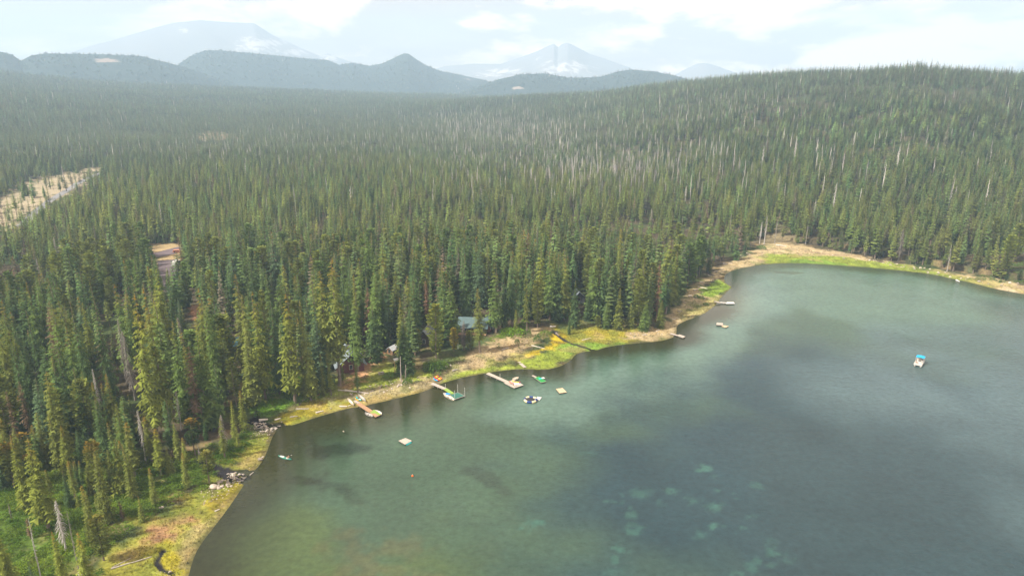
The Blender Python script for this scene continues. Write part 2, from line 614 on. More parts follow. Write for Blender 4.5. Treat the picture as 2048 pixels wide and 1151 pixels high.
def mat_simple(name, color, rough=0.7, var=0.12, scale=3.0, metal=0.0, spec=0.3, bump=0.0):
    m, n = material(name)
    tc = n.n('ShaderNodeTexCoord')
    nz = n.noise(scale, 4, .6, tc.outputs['Object'])
    c = n.mix(nz, tuple(max(0, x * (1 - var)) for x in color), tuple(min(1, x * (1 + var)) for x in color))
    b = n.n('ShaderNodeBsdfPrincipled')
    n.l(c, b.inputs['Base Color'])
    b.inputs['Roughness'].default_value = rough
    b.inputs['Metallic'].default_value = metal
    b.inputs['Specular IOR Level'].default_value = spec
    if bump:
        bp = n.n('ShaderNodeBump')
        bp.inputs['Strength'].default_value = bump
        bp.inputs['Distance'].default_value = .05
        n.l(nz, bp.inputs['Height'])
        n.l(bp.outputs[0], b.inputs['Normal'])
    o = n.n('ShaderNodeOutputMaterial')
    n.l(b.outputs[0], o.inputs[0])
    return m


def mat_planks(name, color, width=0.16, dark=0.45, rough=0.8):
    m, n = material(name)
    tc = n.n('ShaderNodeTexCoord')
    sep = n.n('ShaderNodeSeparateXYZ')
    n.l(tc.outputs['Object'], sep.inputs[0])
    f = n.math('FRACT', n.math('DIVIDE', sep.outputs[0], width))
    gap = n.maprange(f, 0.0, 0.12)
    cell = n.math('FLOOR', n.math('DIVIDE', sep.outputs[0], width))
    wn = n.n('ShaderNodeTexWhiteNoise', noise_dimensions='1D')
    n.l(cell, wn.inputs['W'])
    nz = n.noise(2.5, 4, .6, tc.outputs['Object'])
    c = n.mix(wn.outputs[0], tuple(x * .78 for x in color), tuple(min(1, x * 1.15) for x in color))
    c = n.mix(n.math('MULTIPLY', nz, .6), c, tuple(x * .7 for x in color))
    c = n.mix(gap, tuple(x * dark for x in color), c)
    b = n.n('ShaderNodeBsdfPrincipled')
    n.l(c, b.inputs['Base Color'])
    b.inputs['Roughness'].default_value = rough
    o = n.n('ShaderNodeOutputMaterial')
    n.l(b.outputs[0], o.inputs[0])
    return m


def mat_ground():
    m, n = material('forest_ground')
    at = n.n('ShaderNodeAttribute', attribute_name='gcol')
    geo = n.n('ShaderNodeNewGeometry')
    nz = n.noise(1.1, 6, .68, geo.outputs['Position'])
    nz2 = n.noise(.22, 5, .6, geo.outputs['Position'])
    f = n.maprange(nz, .3, .7, .55, 1.45, False)
    f2 = n.maprange(nz2, .3, .7, .8, 1.2, False)
    v = n.n('ShaderNodeVectorMath', operation='SCALE')
    n.l(at.outputs['Color'], v.inputs[0])
    n.l(n.math('MULTIPLY', f, f2), v.inputs['Scale'])
    b = n.n('ShaderNodeBsdfPrincipled')
    n.l(v.outputs[0], b.inputs['Base Color'])
    b.inputs['Roughness'].default_value = .95
    b.inputs['Specular IOR Level'].default_value = .1
    bp = n.n('ShaderNodeBump')
    bp.inputs['Strength'].default_value = .6
    bp.inputs['Distance'].default_value = .5
    n.l(nz, bp.inputs['Height'])
    n.l(bp.outputs[0], b.inputs['Normal'])
    o = n.n('ShaderNodeOutputMaterial')
    n.l(b.outputs[0], o.inputs[0])
    return m


def mat_water():
    m, n = material('lake_water')
    at = n.n('ShaderNodeAttribute', attribute_name='wcol')
    wk = n.n('ShaderNodeAttribute', attribute_name='wake')
    geo = n.n('ShaderNodeNewGeometry')
    big = n.noise(.05, 5, .6, geo.outputs['Position'])
    mid = n.noise(.6, 5, .65, geo.outputs['Position'])
    f = n.math('MULTIPLY', n.maprange(big, .3, .7, .86, 1.14, False), n.maprange(mid, .3, .7, .80, 1.20, False))
    v = n.n('ShaderNodeVectorMath', operation='SCALE')
    n.l(at.outputs['Color'], v.inputs[0])
    n.l(f, v.inputs['Scale'])
    b = n.n('ShaderNodeBsdfPrincipled')
    n.l(v.outputs[0], b.inputs['Base Color'])
    b.inputs['Roughness'].default_value = .06
    b.inputs['IOR'].default_value = 1.333
    # wind ripples
    mp = n.n('ShaderNodeMapping')
    mp.inputs['Rotation'].default_value = (0, 0, .5)
    mp.inputs['Scale'].default_value = (1, 1.8, 1)
    n.l(geo.outputs['Position'], mp.inputs['Vector'])
    r1 = n.noise(1.15, 3, .6, mp.outputs[0], .3)
    r2 = n.noise(.35, 3, .5, mp.outputs[0], .3)
    gust = n.noise(.018, 3, .5, geo.outputs['Position'])
    calm = n.n('ShaderNodeAttribute', attribute_name='calm')
    amp = n.math('MULTIPLY', n.maprange(gust, .35, .65, .75, 1.2), n.math('SUBTRACT', 1.0, n.math('MULTIPLY', calm.outputs['Fac'], .82)))
    hgt = n.math('ADD', n.math('MULTIPLY', n.math('ADD', r1, n.math('MULTIPLY', r2, .8)), n.math('MULTIPLY', amp, 1)),
                 n.math('MULTIPLY', wk.outputs['Fac'], .9))
    bp = n.n('ShaderNodeBump')
    bp.inputs['Strength'].default_value = .8
    bp.inputs['Distance'].default_value = .19
    n.l(hgt, bp.inputs['Height'])
    n.l(bp.outputs[0], b.inputs['Normal'])
    o = n.n('ShaderNodeOutputMaterial')
    n.l(b.outputs[0], o.inputs[0])
    return m


def mat_hills(name, c1, c2, rock, scale, lo, hi):
    m, n = material(name)
    geo = n.n('ShaderNodeNewGeometry')
    at = n.n('ShaderNodeAttribute', attribute_name='bare')
    mp = n.n('ShaderNodeMapping')
    mp.inputs['Scale'].default_value = (1, 1, .35)
    n.l(geo.outputs['Position'], mp.inputs['Vector'])
    nz = n.noise(scale, 7, .68, mp.outputs[0], .4)
    nf = n.noise(scale * 12, 5, .7, geo.outputs['Position'])
    base = n.mix(nf, c1, c2)
    k = n.maprange(n.math('ADD', nz, at.outputs['Fac']), lo, hi)
    col = n.mix(k, base, rock)
    b = n.n('ShaderNodeBsdfPrincipled')
    n.l(col, b.inputs['Base Color'])
    b.inputs['Roughness'].default_value = .95
    b.inputs['Specular IOR Level'].default_value = .1
    o = n.n('ShaderNodeOutputMaterial')
    n.l(b.outputs[0], o.inputs[0])
    return m


# ------------------------------------------------------------------ ground sheet (one polar grid, split by distance)
def polar_grid():
    front = np.radians(np.arange(-46, 46.01, 0.115))
    rest = np.radians(np.linspace(46, 314, 80))[1:-1]
    az = np.concatenate([front, rest])
    r = np.concatenate([np.linspace(2, 100, 12)[:-1], np.arange(100, 480, 0.62),
                        480 * np.exp(np.arange(0, math.log(8900 / 480), 0.0068))])
    return az, r


AZ, RR = polar_grid()
NA, NR = len(AZ), len(RR)
gx = (RR[:, None] * np.sin(AZ)[None, :]).ravel()
gy = (RR[:, None] * np.cos(AZ)[None, :]).ravel()
gsd = np.empty_like(gx)
for i in range(0, len(gx), 200000):
    gsd[i:i + 200000] = shore_sd(gx[i:i + 200000], gy[i:i + 200000])
gr = np.hypot(gx, gy)
gz = height(gx, gy, gsd)
gcol = ground_color(gx, gy, gsd, gr)
cm = creek_mask(gx, gy)
gz = gz - cm * 0.35 * (gsd > 0)
gcol = gcol * (1 - cm[:, None]) + np.array([.022, .020, .022]) * cm[:, None]


def bare_mask(x, y, z):
    """pale rocky openings on the far hills"""
    px, py, _ = project(x, y, z)
    m = np.zeros_like(px)
    for cx, cy, rx, ry, s in ((215, 122, 28, 9, .30), (265, 135, 42, 6, .20), (225, 148, 14, 4, .22), (480, 150, 12, 4, .15), (670, 150, 10, 5, .12),
                              (660, 165, 12, 2, .18), (935, 158, 40, 9, .16), (1035, 176, 16, 3, .24)):
        m = np.maximum(m, s * np.exp(-(((px - cx) / rx) ** 2 + ((py - cy) / ry) ** 2)))
    return m


def snow_mask(x, y, z):
    px, py, _ = project(x, y, z)
    m = np.zeros_like(px)
    for cx, cy, rx, ry, s in ((365, 62, 22, 9, .17), (520, 85, 60, 12, .28), (580, 105, 60, 8, .26), (660, 114, 25, 7, .3), (500, 100, 60, 12, .2),
                              (1130, 135, 60, 14, .28), (1010, 142, 60, 8, .2), (980, 150, 30, 5, .26), (1075, 110, 22, 10, .16)):
        m = np.maximum(m, s * np.exp(-(((px - cx) / rx) ** 2 + ((py - cy) / ry) ** 2)))
    return m


def ring_faces(i0, i1):
    i = np.arange(i0, i1)[:, None] * NA
    j = np.arange(NA)[None, :]
    jn = (j + 1) % NA
    return np.stack([(i + j), (i + jn), (i + NA + jn), (i + NA + j)], -1).reshape(-1, 4)[:, ::-1]


def sheet(name, i0, i1, mat, cols=None, bare=None):
    F = ring_faces(i0, i1) - i0 * NA
    s = slice(i0 * NA, (i1 + 1) * NA)
    V = np.stack([gx[s], gy[s], gz[s]], -1)
    at = {}
    if cols is not None:
        at['gcol'] = cols[s]
    if bare is not None:
        at['bare'] = bare(gx[s], gy[s], gz[s])
    return tag(add_mesh(name, V, F, mat, at, smooth=True), kind='structure')


i1 = int(np.searchsorted(RR, 2800)); i2 = int(np.searchsorted(RR, 5450)); i3 = NR - 1
# centre cap
M_GROUND = mat_ground()
sheet('ground', 0, i1, M_GROUND, cols=gcol)
sheet('hills', i1, i2, mat_hills('hill_forest', (.020, .036, .034), (.040, .058, .048), (.30, .24, .20), .008, .68, .76), bare=bare_mask)
sheet('mountains', i2, i3, mat_hills('mountain_rock', (.22, .22, .225), (.30, .285, .275), (.60, .56, .54), .011, .63, .78), bare=snow_mask)  # rock paled towards the haze tone, so fading is partly in the colour


# ------------------------------------------------------------------ lake
def lake():
    az = np.radians(np.arange(-48, 60, 0.2))
    r = np.concatenate([np.linspace(5, 98, 10), np.arange(100, 470, 0.9), np.array([480, 520, 600, 760, 1000, 1400])])
    X = (r[:, None] * np.sin(az)[None, :]); Y = (r[:, None] * np.cos(az)[None, :])
    x, y = X.ravel(), Y.ravel()
    sd = shore_sd(x, y)
    wob = (fbm(x, y, 22, 4, 301) - .5)
    dp = -sd
    shallow = np.array([.026, .028, .009]); mid = np.array([.042, .078, .048]); light = np.array([.080, .138, .108]); deep = np.array([.013, .036, .048])
    c = np.tile(mid, (len(x), 1))
    def put(pts, col, fe, amt=1.0, nz=20):
        poly = [flat(*p) for p in pts]
        d = poly_dist(x, y, poly)
        d = np.where(poly_inside(x, y, poly), d, -d) + (fbm(x, y, nz, 4, 303) - .5) * fe * 2.0
        w = (sstep(d, -fe * .5, fe * .5) * amt)[:, None]
        c[:] = c * (1 - w) + np.array(col) * w
    # pale shelf
    put([(1000, 830), (1180, 730), (1360, 690), (1380, 650), (1460, 600), (1480, 545), (1560, 530), (1800, 548), (2000, 585), (2300, 640), (2300, 700), (1750, 668), (1600, 625),
         (1520, 650), (1500, 700), (1440, 760), (1380, 800), (1200, 822), (1080, 850)], light, 14)
    put([(380, 1200), (420, 1090), (500, 1010), (620, 970), (700, 1010), (720, 1100), (860, 1050), (960, 1080), (1010, 1200)], (.056, .086, .030), 14, .9)
    # deep water
    put([(1040, 1300), (1010, 1120), (940, 1050), (1020, 985), (1000, 930), (1050, 870), (1120, 838), (1200, 822), (1330, 806), (1390, 796), (1440, 765), (1500, 722),
         (1570, 700), (1660, 700), (1800, 720), (2300, 700), (2600, 900), (2600, 1400)], deep, 34, .92, 34)
    put([(1500, 700), (1520, 650), (1600, 622), (1700, 640), (1760, 668), (1900, 660), (2300, 640), (2300, 720), (1800, 725), (1600, 705)], (.044, .080, .064), 22, .5)
    put([(1330, 1010), (1500, 880), (1700, 850), (2300, 850), (2300, 1300), (1500, 1300)], (.022, .042, .046), 40, .5, 40)
    # sky sheen over the open right side, painted into the water colour
    put([(1700, 760), (1850, 700), (2300, 640), (2300, 1100), (2060, 1000), (1850, 900)], (.060, .100, .108), 60, .85, 50)
    put([(1960, 600), (2300, 620), (2300, 760), (2000, 720)], (.055, .085, .090), 30, .6, 40)
    # weed beds: dark streaks by the shore, pale patches in the deep
    for a, b, w, col, am in (((940, 942), (1010, 985), 3, (.022, .035, .025), .6), ((560, 958), (640, 962), 3, (.018, .028, .018), .7), ((640, 962), (700, 985), 4, (.018, .028, .018), .6),
                       ((640, 898), (695, 912), 4, (.02, .032, .02), .5), ((612, 872), (632, 905), 3, (.014, .022, .014), .6), ((700, 1070), (740, 1151), 6, (.035, .055, .040), .4),
                       ((720, 1100), (800, 1170), 10, (.085, .085, .035), .5), ((660, 900), (710, 900), 4, (.01, .02, .014), .6), ((800, 1040), (900, 1030), 12, (.04, .055, .045), .1),
                       ((1560, 545), (1600, 546), 3, (.04, .05, .02), .6), ((1100, 700), (1130, 760), 2, (.03, .03, .02), .3)):
        pa, pb = flat(*a), flat(*b)
        d = poly_dist(x, y, [pa, pb], closed=False) + (fbm(x, y, 5, 4, 310) - .5) * w * 2.4
        k = (sstep(d, w, w * .2) * am)[:, None]
        c = c * (1 - k) + np.array(col) * k
    rs = np.random.default_rng(4)
    pale = [(1270, 985), (1262, 1010), (1268, 1030), (1264, 1050), (1258, 1065), (1244, 1098), (1232, 1118), (1220, 1140), (1275, 995), (1285, 985),
            (1405, 937), (1412, 935), (1430, 955), (1438, 980), (1470, 985), (1465, 995), (1430, 1010), (1440, 1014), (1515, 972), (1490, 1032), (1498, 1060), (1434, 1050), (1428, 1055),
            (1400, 1068), (1410, 1070), (1545, 1105), (1560, 1110), (1570, 1115), (1530, 1104), (1545, 1080), (1470, 1145), (1510, 1120), (1345, 978), (1320, 1002), (1385, 1003), (1052, 1057), (1068, 1045), (1076, 1042), (1176, 905), (1225, 1002), (1340, 980), (1550, 1130), (1500, 1135)]
    for q, (a, b) in enumerate(pale):
        fx, fy = flat(a, b)
        rad = rs.uniform(.4, 1.7)
        d = np.hypot((x - fx) / rs.uniform(.9, 1.7), y - fy) + (fbm(x, y, 1.6, 4, 320 + q) - .5) * 4.5
        k = (sstep(d, rad * 1.4, 0) * rs.uniform(.2, .6))[:, None]
        c = c * (1 - k) + np.array([.040, .115, .090]) * k
    # shallow brown margin
    edge = sstep(dp + wob * 9, 15 + 9 * sstep(x, 0, -40), 2) * sstep(r.max() + x * 0, 0, 1)
    rr = np.hypot(x, y)
    k = (edge * (0.5 + 0.5 * sstep(rr, 420, 250)))[:, None]
    c = c * (1 - k) + shallow * k
    # wake of the moving boat
    wake = np.zeros(len(x))
    b0 = flat(1838, 728)
    for tx, ty in ((2060, 690), (1960, 712)):
        p1 = flat(tx, ty)
        d = poly_dist(x, y, [b0, p1], closed=False)
        along = np.hypot(x - b0[0], y - b0[1])
        wake += np.exp(-(d / 1.2) ** 2) * np.exp(-along / 45)
    keep = sd < 4
    kk = keep.reshape(X.shape)
    fm = kk[:-1, :-1] | kk[1:, :-1] | kk[:-1, 1:] | kk[1:, 1:]
    n1, n2 = X.shape
    I, J = np.nonzero(fm)
    F = np.stack([I * n2 + J, (I + 1) * n2 + J, (I + 1) * n2 + J + 1, I * n2 + J + 1], -1)
    used, inv = np.unique(F, return_inverse=True)
    V = np.stack([x, y, np.zeros_like(x)], -1)[used]
    F = inv.reshape(-1, 4)
    o = add_mesh('lake_water', V, F, mat_water(), {'wcol': np.clip(c, .003, 1)[used], 'wake': wake[used], 'calm': (sstep(dp, 45, 8) * sstep(rr, 420, 300))[used]}, smooth=True)
    tag(o, kind='structure')


lake()


# ------------------------------------------------------------------ haze
def haze():
    m = bpy.data.materials.new('haze')
    m.use_nodes = True
    n = NT(m.node_tree)
    v = n.n('ShaderNodeVolumePrincipled')
    v.inputs['Color'].default_value = (.56, .77, 1.0, 1)
    v.inputs['Density'].default_value = 0.00022
    v.inputs['Anisotropy'].default_value = 0.0
    o = n.n('ShaderNodeOutputMaterial')
    n.l(v.outputs[0], o.inputs['Volume'])
    x0, x1, y0, y1 = -9100.0, 9100.0, -9100.0, 9100.0
    z0, z1 = -52.0, 830.0
    V = [(x, y, z) for z in (z0, z1) for y in (y0, y1) for x in (x0, x1)]
    F = [(0, 2, 3, 1), (4, 5, 7, 6), (0, 1, 5, 4), (2, 6, 7, 3), (0, 4, 6, 2), (1, 3, 7, 5)]
    tag(add_mesh('haze', V, F, m), kind='stuff')


haze()
#@@TREES@@
# ------------------------------------------------------------------ tree materials
def mat_foliage():
    m, n = material('needles')
    tint = n.n('ShaderNodeAttribute', attribute_name='tint', attribute_type='INSTANCER')
    gold = n.n('ShaderNodeAttribute', attribute_name='gold', attribute_type='INSTANCER')
    var = n.n('ShaderNodeAttribute', attribute_name='var')
    hf = n.n('ShaderNodeAttribute', attribute_name='hf')
    inner = n.n('ShaderNodeAttribute', attribute_name='inner')
    f = n.maprange(var.outputs['Fac'], 0, 1, .66, 1.42, False)
    v = n.n('ShaderNodeVectorMath', operation='SCALE')
    n.l(tint.outputs['Color'], v.inputs[0])
    n.l(f, v.inputs['Scale'])
    # foliage is browner and darker towards the trunk
    col = n.mix(n.math('MULTIPLY', inner.outputs['Fac'], .35), v.outputs[0], (.075, .060, .035))
    # cones and new shoots gild the top
    g = n.math('MULTIPLY', n.maprange(hf.outputs['Fac'], .70, 1.0), gold.outputs['Fac'])
    g = n.math('MULTIPLY', g, n.maprange(var.outputs['Fac'], .1, .6))
    col = n.mix(g, col, (.30, .185, .030))
    d = n.n('ShaderNodeBsdfDiffuse')
    n.l(col, d.inputs['Color'])
    t = n.n('ShaderNodeBsdfTranslucent')
    n.l(col, t.inputs['Color'])
    mx = n.n('ShaderNodeMixShader')
    mx.inputs[0].default_value = .30
    n.l(d.outputs[0], mx.inputs[1])
    n.l(t.outputs[0], mx.inputs[2])
    o = n.n('ShaderNodeOutputMaterial')
    n.l(mx.outputs[0], o.inputs[0])
    return m


def mat_bark(name, use_tint):
    m, n = material(name)
    geo = n.n('ShaderNodeTexCoord')
    nz = n.noise(60, 4, .6, geo.outputs['Object'])
    if use_tint:
        tint = n.n('ShaderNodeAttribute', attribute_name='tint', attribute_type='INSTANCER')
        v = n.n('ShaderNodeVectorMath', operation='SCALE')
        n.l(tint.outputs['Color'], v.inputs[0])
        n.l(n.maprange(nz, .3, .7, .7, 1.3, False), v.inputs['Scale'])
        col = v.outputs[0]
    else:
        col = n.mix(nz, (.13, .10, .075), (.28, .22, .17))
    d = n.n('ShaderNodeBsdfDiffuse')
    n.l(col, d.inputs['Color'])
    o = n.n('ShaderNodeOutputMaterial')
    n.l(d.outputs[0], o.inputs[0])
    return m


M_NEEDLE = mat_foliage()
M_BARK = mat_bark('bark', False)
M_DEADWOOD = mat_bark('weathered_wood', True)


class TB:
    """triangle soup with the attributes of foliage"""
    def __init__(self):
        self.v, self.f, self.var, self.hf, self.inner = [], [], [], [], []

    def tri(self, pts, var, inn=(0, 0, 0)):
        i = len(self.v)
        for p, k in zip(pts, inn):
            self.v.append(p); self.var.append(var); self.hf.append(p[2]); self.inner.append(k)
        self.f.append((i, i + 1, i + 2))

    def mesh(self, name, mat):
        return add_mesh(name, np.array(self.v), np.array(self.f), mat,
                        {'var': self.var, 'hf': self.hf, 'inner': self.inner}, link=False)


def trunk_mesh(name, mat, seed, r0=.011, lean=0.0, top=1.0, sides=6, stubs=0, stub_len=.03, stub_lo=.05, stub_hi=.5, taper=.9, droop=.5, twig=1.0, bend=.004):
    rs = random.Random(seed)
    V, F = [], []
    n = 8
    ax = [(0, 0)]
    for i in range(n):
        ax.append((ax[-1][0] + rs.uniform(-bend, bend) + lean, ax[-1][1] + rs.uniform(-bend, bend)))
    for i in range(n + 1):
        t = i / n
        r = r0 * (1 - taper * t) * (1.25 if i == 0 else 1)
        for k in range(sides):
            a = 2 * math.pi * k / sides
            V.append((ax[i][0] + r * math.cos(a), ax[i][1] + r * math.sin(a), top * t))
    for i in range(n):
        for k in range(sides):
            a, b = i * sides + k, i * sides + (k + 1) % sides
            F.append((a, b, b + sides, a + sides))
    F.append(tuple(n * sides + k for k in range(sides)))
    for s in range(stubs):
        t = stub_lo + (stub_hi - stub_lo) * (s + rs.random()) / stubs
        a = rs.uniform(0, 2 * math.pi)
        k = min(int(t * n), n - 1)
        q = t * n - k
        cx = ax[k][0] * (1 - q) + ax[k + 1][0] * q
        cy = ax[k][1] * (1 - q) + ax[k + 1][1] * q
        L = stub_len * rs.uniform(.35, 1.2) * (1 - .75 * max(0, t - .2))
        z = t * top
        w = .0022 * twig * rs.uniform(.7, 1.3)
        dx, dy = math.cos(a), math.sin(a)
        pts = [(cx, cy, z), (cx + dx * L * .45, cy + dy * L * .45, z - L * droop * .25), (cx + dx * L, cy + dy * L, z - L * droop * rs.uniform(.7, 1.3))]
        i0 = len(V)
        for j, p in enumerate(pts):
            ww = w * (1, .7, .25)[j]
            V += [(p[0] - dy * ww, p[1] + dx * ww, p[2]), (p[0] + dy * ww, p[1] - dx * ww, p[2]), (p[0], p[1], p[2] + ww * 1.6)]
        for j in range(2):
            for q in range(3):
                b0, b1 = i0 + j * 3 + q, i0 + j * 3 + (q + 1) % 3
                F.append((b0, b1, b1 + 3, b0 + 3))
    me = bpy.data.meshes.new(name)
    me.from_pydata(V, [], F)
    me.materials.append(mat)
    me.update()
    return me


def fir_crown(name, seed, R=.115, base=.07, whorls=42, nbr=8, droop=.55, full=True, ragged=.35, power=.8, conv=0.0):
    rs = random.Random(seed)
    b = TB()
    lop = rs.uniform(0, 6.28)
    for i in range(whorls):
        t = (i + rs.uniform(-.3, .3)) / whorls
        t = min(max(t, 0), .995)
        z0 = base + (1 - base) * t
        prof = (1 - t) ** power * (1 + conv * math.sin(t * math.pi))
        low = min(1.0, .55 + t * 6)
        n = max(4, int(nbr * (0.55 + .45 * (1 - t))))
        off = rs.uniform(0, 6.28)
        wr = rs.uniform(1 - ragged * .6, 1.05)
        for k in range(n):
            if rs.random() < .07:
                continue
            a = off + 6.283 * k / n + rs.uniform(-.25, .25)
            L = R * (prof * low * wr * rs.uniform(1 - ragged, 1.12) * (1 + .14 * math.cos(a - lop))) + .008
            dx, dy = math.cos(a), math.sin(a)
            d = droop * rs.uniform(.75, 1.25) * (1 - .55 * t)
            var = rs.random()
            z = z0 + rs.uniform(-.5, .5) / whorls
            def pt(s, side=0.0, dz=0.0):
                # the branch first sags, the tip lifts a little
                zz = z - L * d * (1.25 * s - .35 * s * s) + dz
                return (dx * L * s - dy * side, dy * L * s + dx * side, zz)
            w = L * .34 + .004
            if full:
                seg = (.12, .42, .70, 1.0)
                for q in range(3):
                    s0, s1 = seg[q], seg[q + 1]
                    wq = w * (.95, 1.0, .62)[q]
                    for sgn in (-1, 1):
                        tip = pt(s1 * rs.uniform(.92, 1.08), sgn * wq * rs.uniform(.75, 1.2), -w * rs.uniform(.25, .6))
                        b.tri((pt(s0), pt(s1), tip), min(1, max(0, var + rs.uniform(-.18, .18))), (1 if q == 0 else .3, .15, 0))
            else:
                for sgn in (-1, 1):
                    tip = pt(.72, sgn * w * 1.1, -w * .4)
                    b.tri((pt(.05), pt(1.0), tip), min(1, max(0, var + rs.uniform(-.15, .15))), (.6, 0, 0))
    # leader
    for k in range(3):
        a = k * 2.1
        b.tri(((.006 * math.cos(a), .006 * math.sin(a), .965), (.006 * math.cos(a + 2.1), .006 * math.sin(a + 2.1), .965), (0, 0, 1.005)), .6)
    return b.mesh(name, M_NEEDLE)


def pine_crown(name, seed, R=.085, base=.38, n=150, tufts=3, full=True):
    rs = random.Random(seed)
    b = TB()
    gaps = [(rs.uniform(0, 6.28), rs.uniform(base, .9)) for _ in range(4)]
    for i in range(n):
        t = (i + rs.random()) / n
        z = base + (1 - base) * t
        prof = math.sin(min(1, (t * 1.15 + .18)) * math.pi * .5) * (1 - t ** 2.6) ** .7
        a = rs.uniform(0, 6.283)
        if any(abs(math.cos(a - g[0]) - 1) < .35 and abs(z - g[1]) < .05 for g in gaps):
            continue
        L = R * prof * rs.uniform(.45, 1.15) + .006
        dx, dy = math.cos(a), math.sin(a)
        var = rs.random()
        up = rs.uniform(-.1, .45) * L
        cx, cy, cz = dx * L, dy * L, z + up
        s = .020 * rs.uniform(.7, 1.35) * (1.25 if not full else 1)
        if not full:
            s *= 1.3
        for q in range(tufts):
            ph = rs.uniform(0, 6.283)
            ex, ey = math.cos(ph) * s, math.sin(ph) * s
            ox, oy = rs.uniform(-s, s), rs.uniform(-s, s)
            b.tri(((cx + ox - ex, cy + oy - ey, cz + rs.uniform(-s, s) * .6), (cx + ox + ex, cy + oy + ey, cz + rs.uniform(-s, s) * .6),
                   (cx + ox + dx * s * 1.1, cy + oy + dy * s * 1.1, cz + s * rs.uniform(.3, 1.5))), min(1, max(0, var + rs.uniform(-.2, .2))), (.3, .3, 0))
        if full:
            b.tri(((0, 0, z - .01), (0, 0, z + .004), (cx, cy, cz)), var * .6, (1, 1, .5))
    b.tri(((-.008, 0, .96), (.008, 0, .96), (0, 0, 1.0)), .7)
    return b.mesh(name, M_NEEDLE)


def dead_crown(name, seed, n=150, R=.075, lo=.22, hi=.99, droop=1.1, w=.0028):
    """a bare crown of grey hanging branches"""
    rs = random.Random(seed)
    V, F = [], []
    for s in range(n):
        t = lo + (hi - lo) * (s + rs.random()) / n
        a = rs.uniform(0, 6.283)
        L = R * (1 - (t - lo) / (1.03 - lo)) ** .6 * rs.uniform(.5, 1.15) * min(1, .5 + (t - lo) * 4)
        dx, dy = math.cos(a), math.sin(a)
        ww = w * rs.uniform(.7, 1.4)
        d = droop * rs.uniform(.7, 1.3)
        pts = [(0, 0, t), (dx * L * .5, dy * L * .5, t - L * d * .35), (dx * L * .85, dy * L * .85, t - L * d * .95), (dx * L * .95, dy * L * .95, t - L * d * 1.5)]
        i0 = len(V)
        for j, p in enumerate(pts):
            k = ww * (1, .85, .6, .25)[j]
            V += [(p[0] - dy * k, p[1] + dx * k, p[2]), (p[0] + dy * k, p[1] - dx * k, p[2]), (p[0], p[1], p[2] + k * 1.5)]
        for j in range(3):
            for q in range(3):
                b0, b1 = i0 + j * 3 + q, i0 + j * 3 + (q + 1) % 3
                F.append((b0, b1, b1 + 3, b0 + 3))
    me = bpy.data.meshes.new(name)
    me.from_pydata(V, [], F)
    me.materials.append(M_DEADWOOD)
    me.update()
    return me


# prototypes: kind -> list of (crown mesh, trunk mesh), all of height 1
FIR = [(fir_crown('crown', 11, .120, .05, 44, 9, .60), trunk_mesh('trunk', M_BARK, 1)),
       (fir_crown('crown', 12, .105, .08, 46, 8, .75, ragged=.45), trunk_mesh('trunk', M_BARK, 2)),
       (fir_crown('crown', 13, .135, .06, 40, 9, .50, ragged=.30, power=.72), trunk_mesh('trunk', M_BARK, 3)),
       (fir_crown('crown', 14, .100, .16, 44, 8, .70, ragged=.5, power=.62), trunk_mesh('trunk', M_BARK, 4, stubs=24, stub_hi=.2)),
       (fir_crown('crown', 15, .092, .24, 40, 8, .65, ragged=.5, power=.55), trunk_mesh('trunk', M_BARK, 5, stubs=30, stub_hi=.3))]
SLIM = [(fir_crown('crown', 21, .072, .07, 46, 7, .80, ragged=.45, power=.6), trunk_mesh('trunk', M_BARK, 6)),
        (fir_crown('crown', 22, .066, .20, 42, 7, .70, ragged=.55, power=.5), trunk_mesh('trunk', M_BARK, 7, stubs=24, stub_hi=.28))]
PINE = [(pine_crown('crown', 31, .105, .22, 300), trunk_mesh('trunk', M_BARK, 8, .009, stubs=14, stub_hi=.4)),
        (pine_crown('crown', 32, .095, .34, 260), trunk_mesh('trunk', M_BARK, 9, .009, stubs=16, stub_hi=.45)),
        (pine_crown('crown', 33, .125, .15, 340), trunk_mesh('trunk', M_BARK, 10, .010, stubs=10, stub_hi=.3)),
        (pine_crown('crown', 34, .090, .10, 320), trunk_mesh('trunk', M_BARK, 10, .009))]
YOUNG = [(fir_crown('crown', 41, .17, .03, 20, 8, .35, power=.8), trunk_mesh('trunk', M_BARK, 12)),
         (fir_crown('crown', 42, .13, .03, 22, 8, .45, power=.7), trunk_mesh('trunk', M_BARK, 13))]
DEAD = [(dead_crown('crown', 51, 190, .085, .25), trunk_mesh('trunk', M_DEADWOOD, 14, .012)),
        (dead_crown('crown', 52, 130, .060, .35), trunk_mesh('trunk', M_DEADWOOD, 15, .011)),
        (dead_crown('crown', 53, 70, .035, .30, .97, .4), trunk_mesh('trunk', M_DEADWOOD, 16, .010, bend=.008)),
        (dead_crown('crown', 54, 230, .095, .18, .99, .9), trunk_mesh('trunk', M_DEADWOOD, 17, .012))]
FADING = [(fir_crown('crown', 61, .085, .20, 34, 6, .75, ragged=.7, power=.5), trunk_mesh('trunk', M_DEADWOOD, 18, stubs=60, stub_hi=.9, stub_len=.06))]
PROTOS = {'fir': FIR, 'slim': SLIM, 'pine': PINE, 'young': YOUNG, 'dead': DEAD, 'fading': FADING}
NAME_OF = {'fir': 'fir_tree', 'slim': 'fir_tree', 'pine': 'pine_tree', 'young': 'young_conifer', 'dead': 'dead_tree', 'fading': 'dying_tree'}
CAT_OF = {'fir': 'fir tree', 'slim': 'fir tree', 'pine': 'pine tree', 'young': 'young tree', 'dead': 'dead tree', 'fading': 'dying tree'}

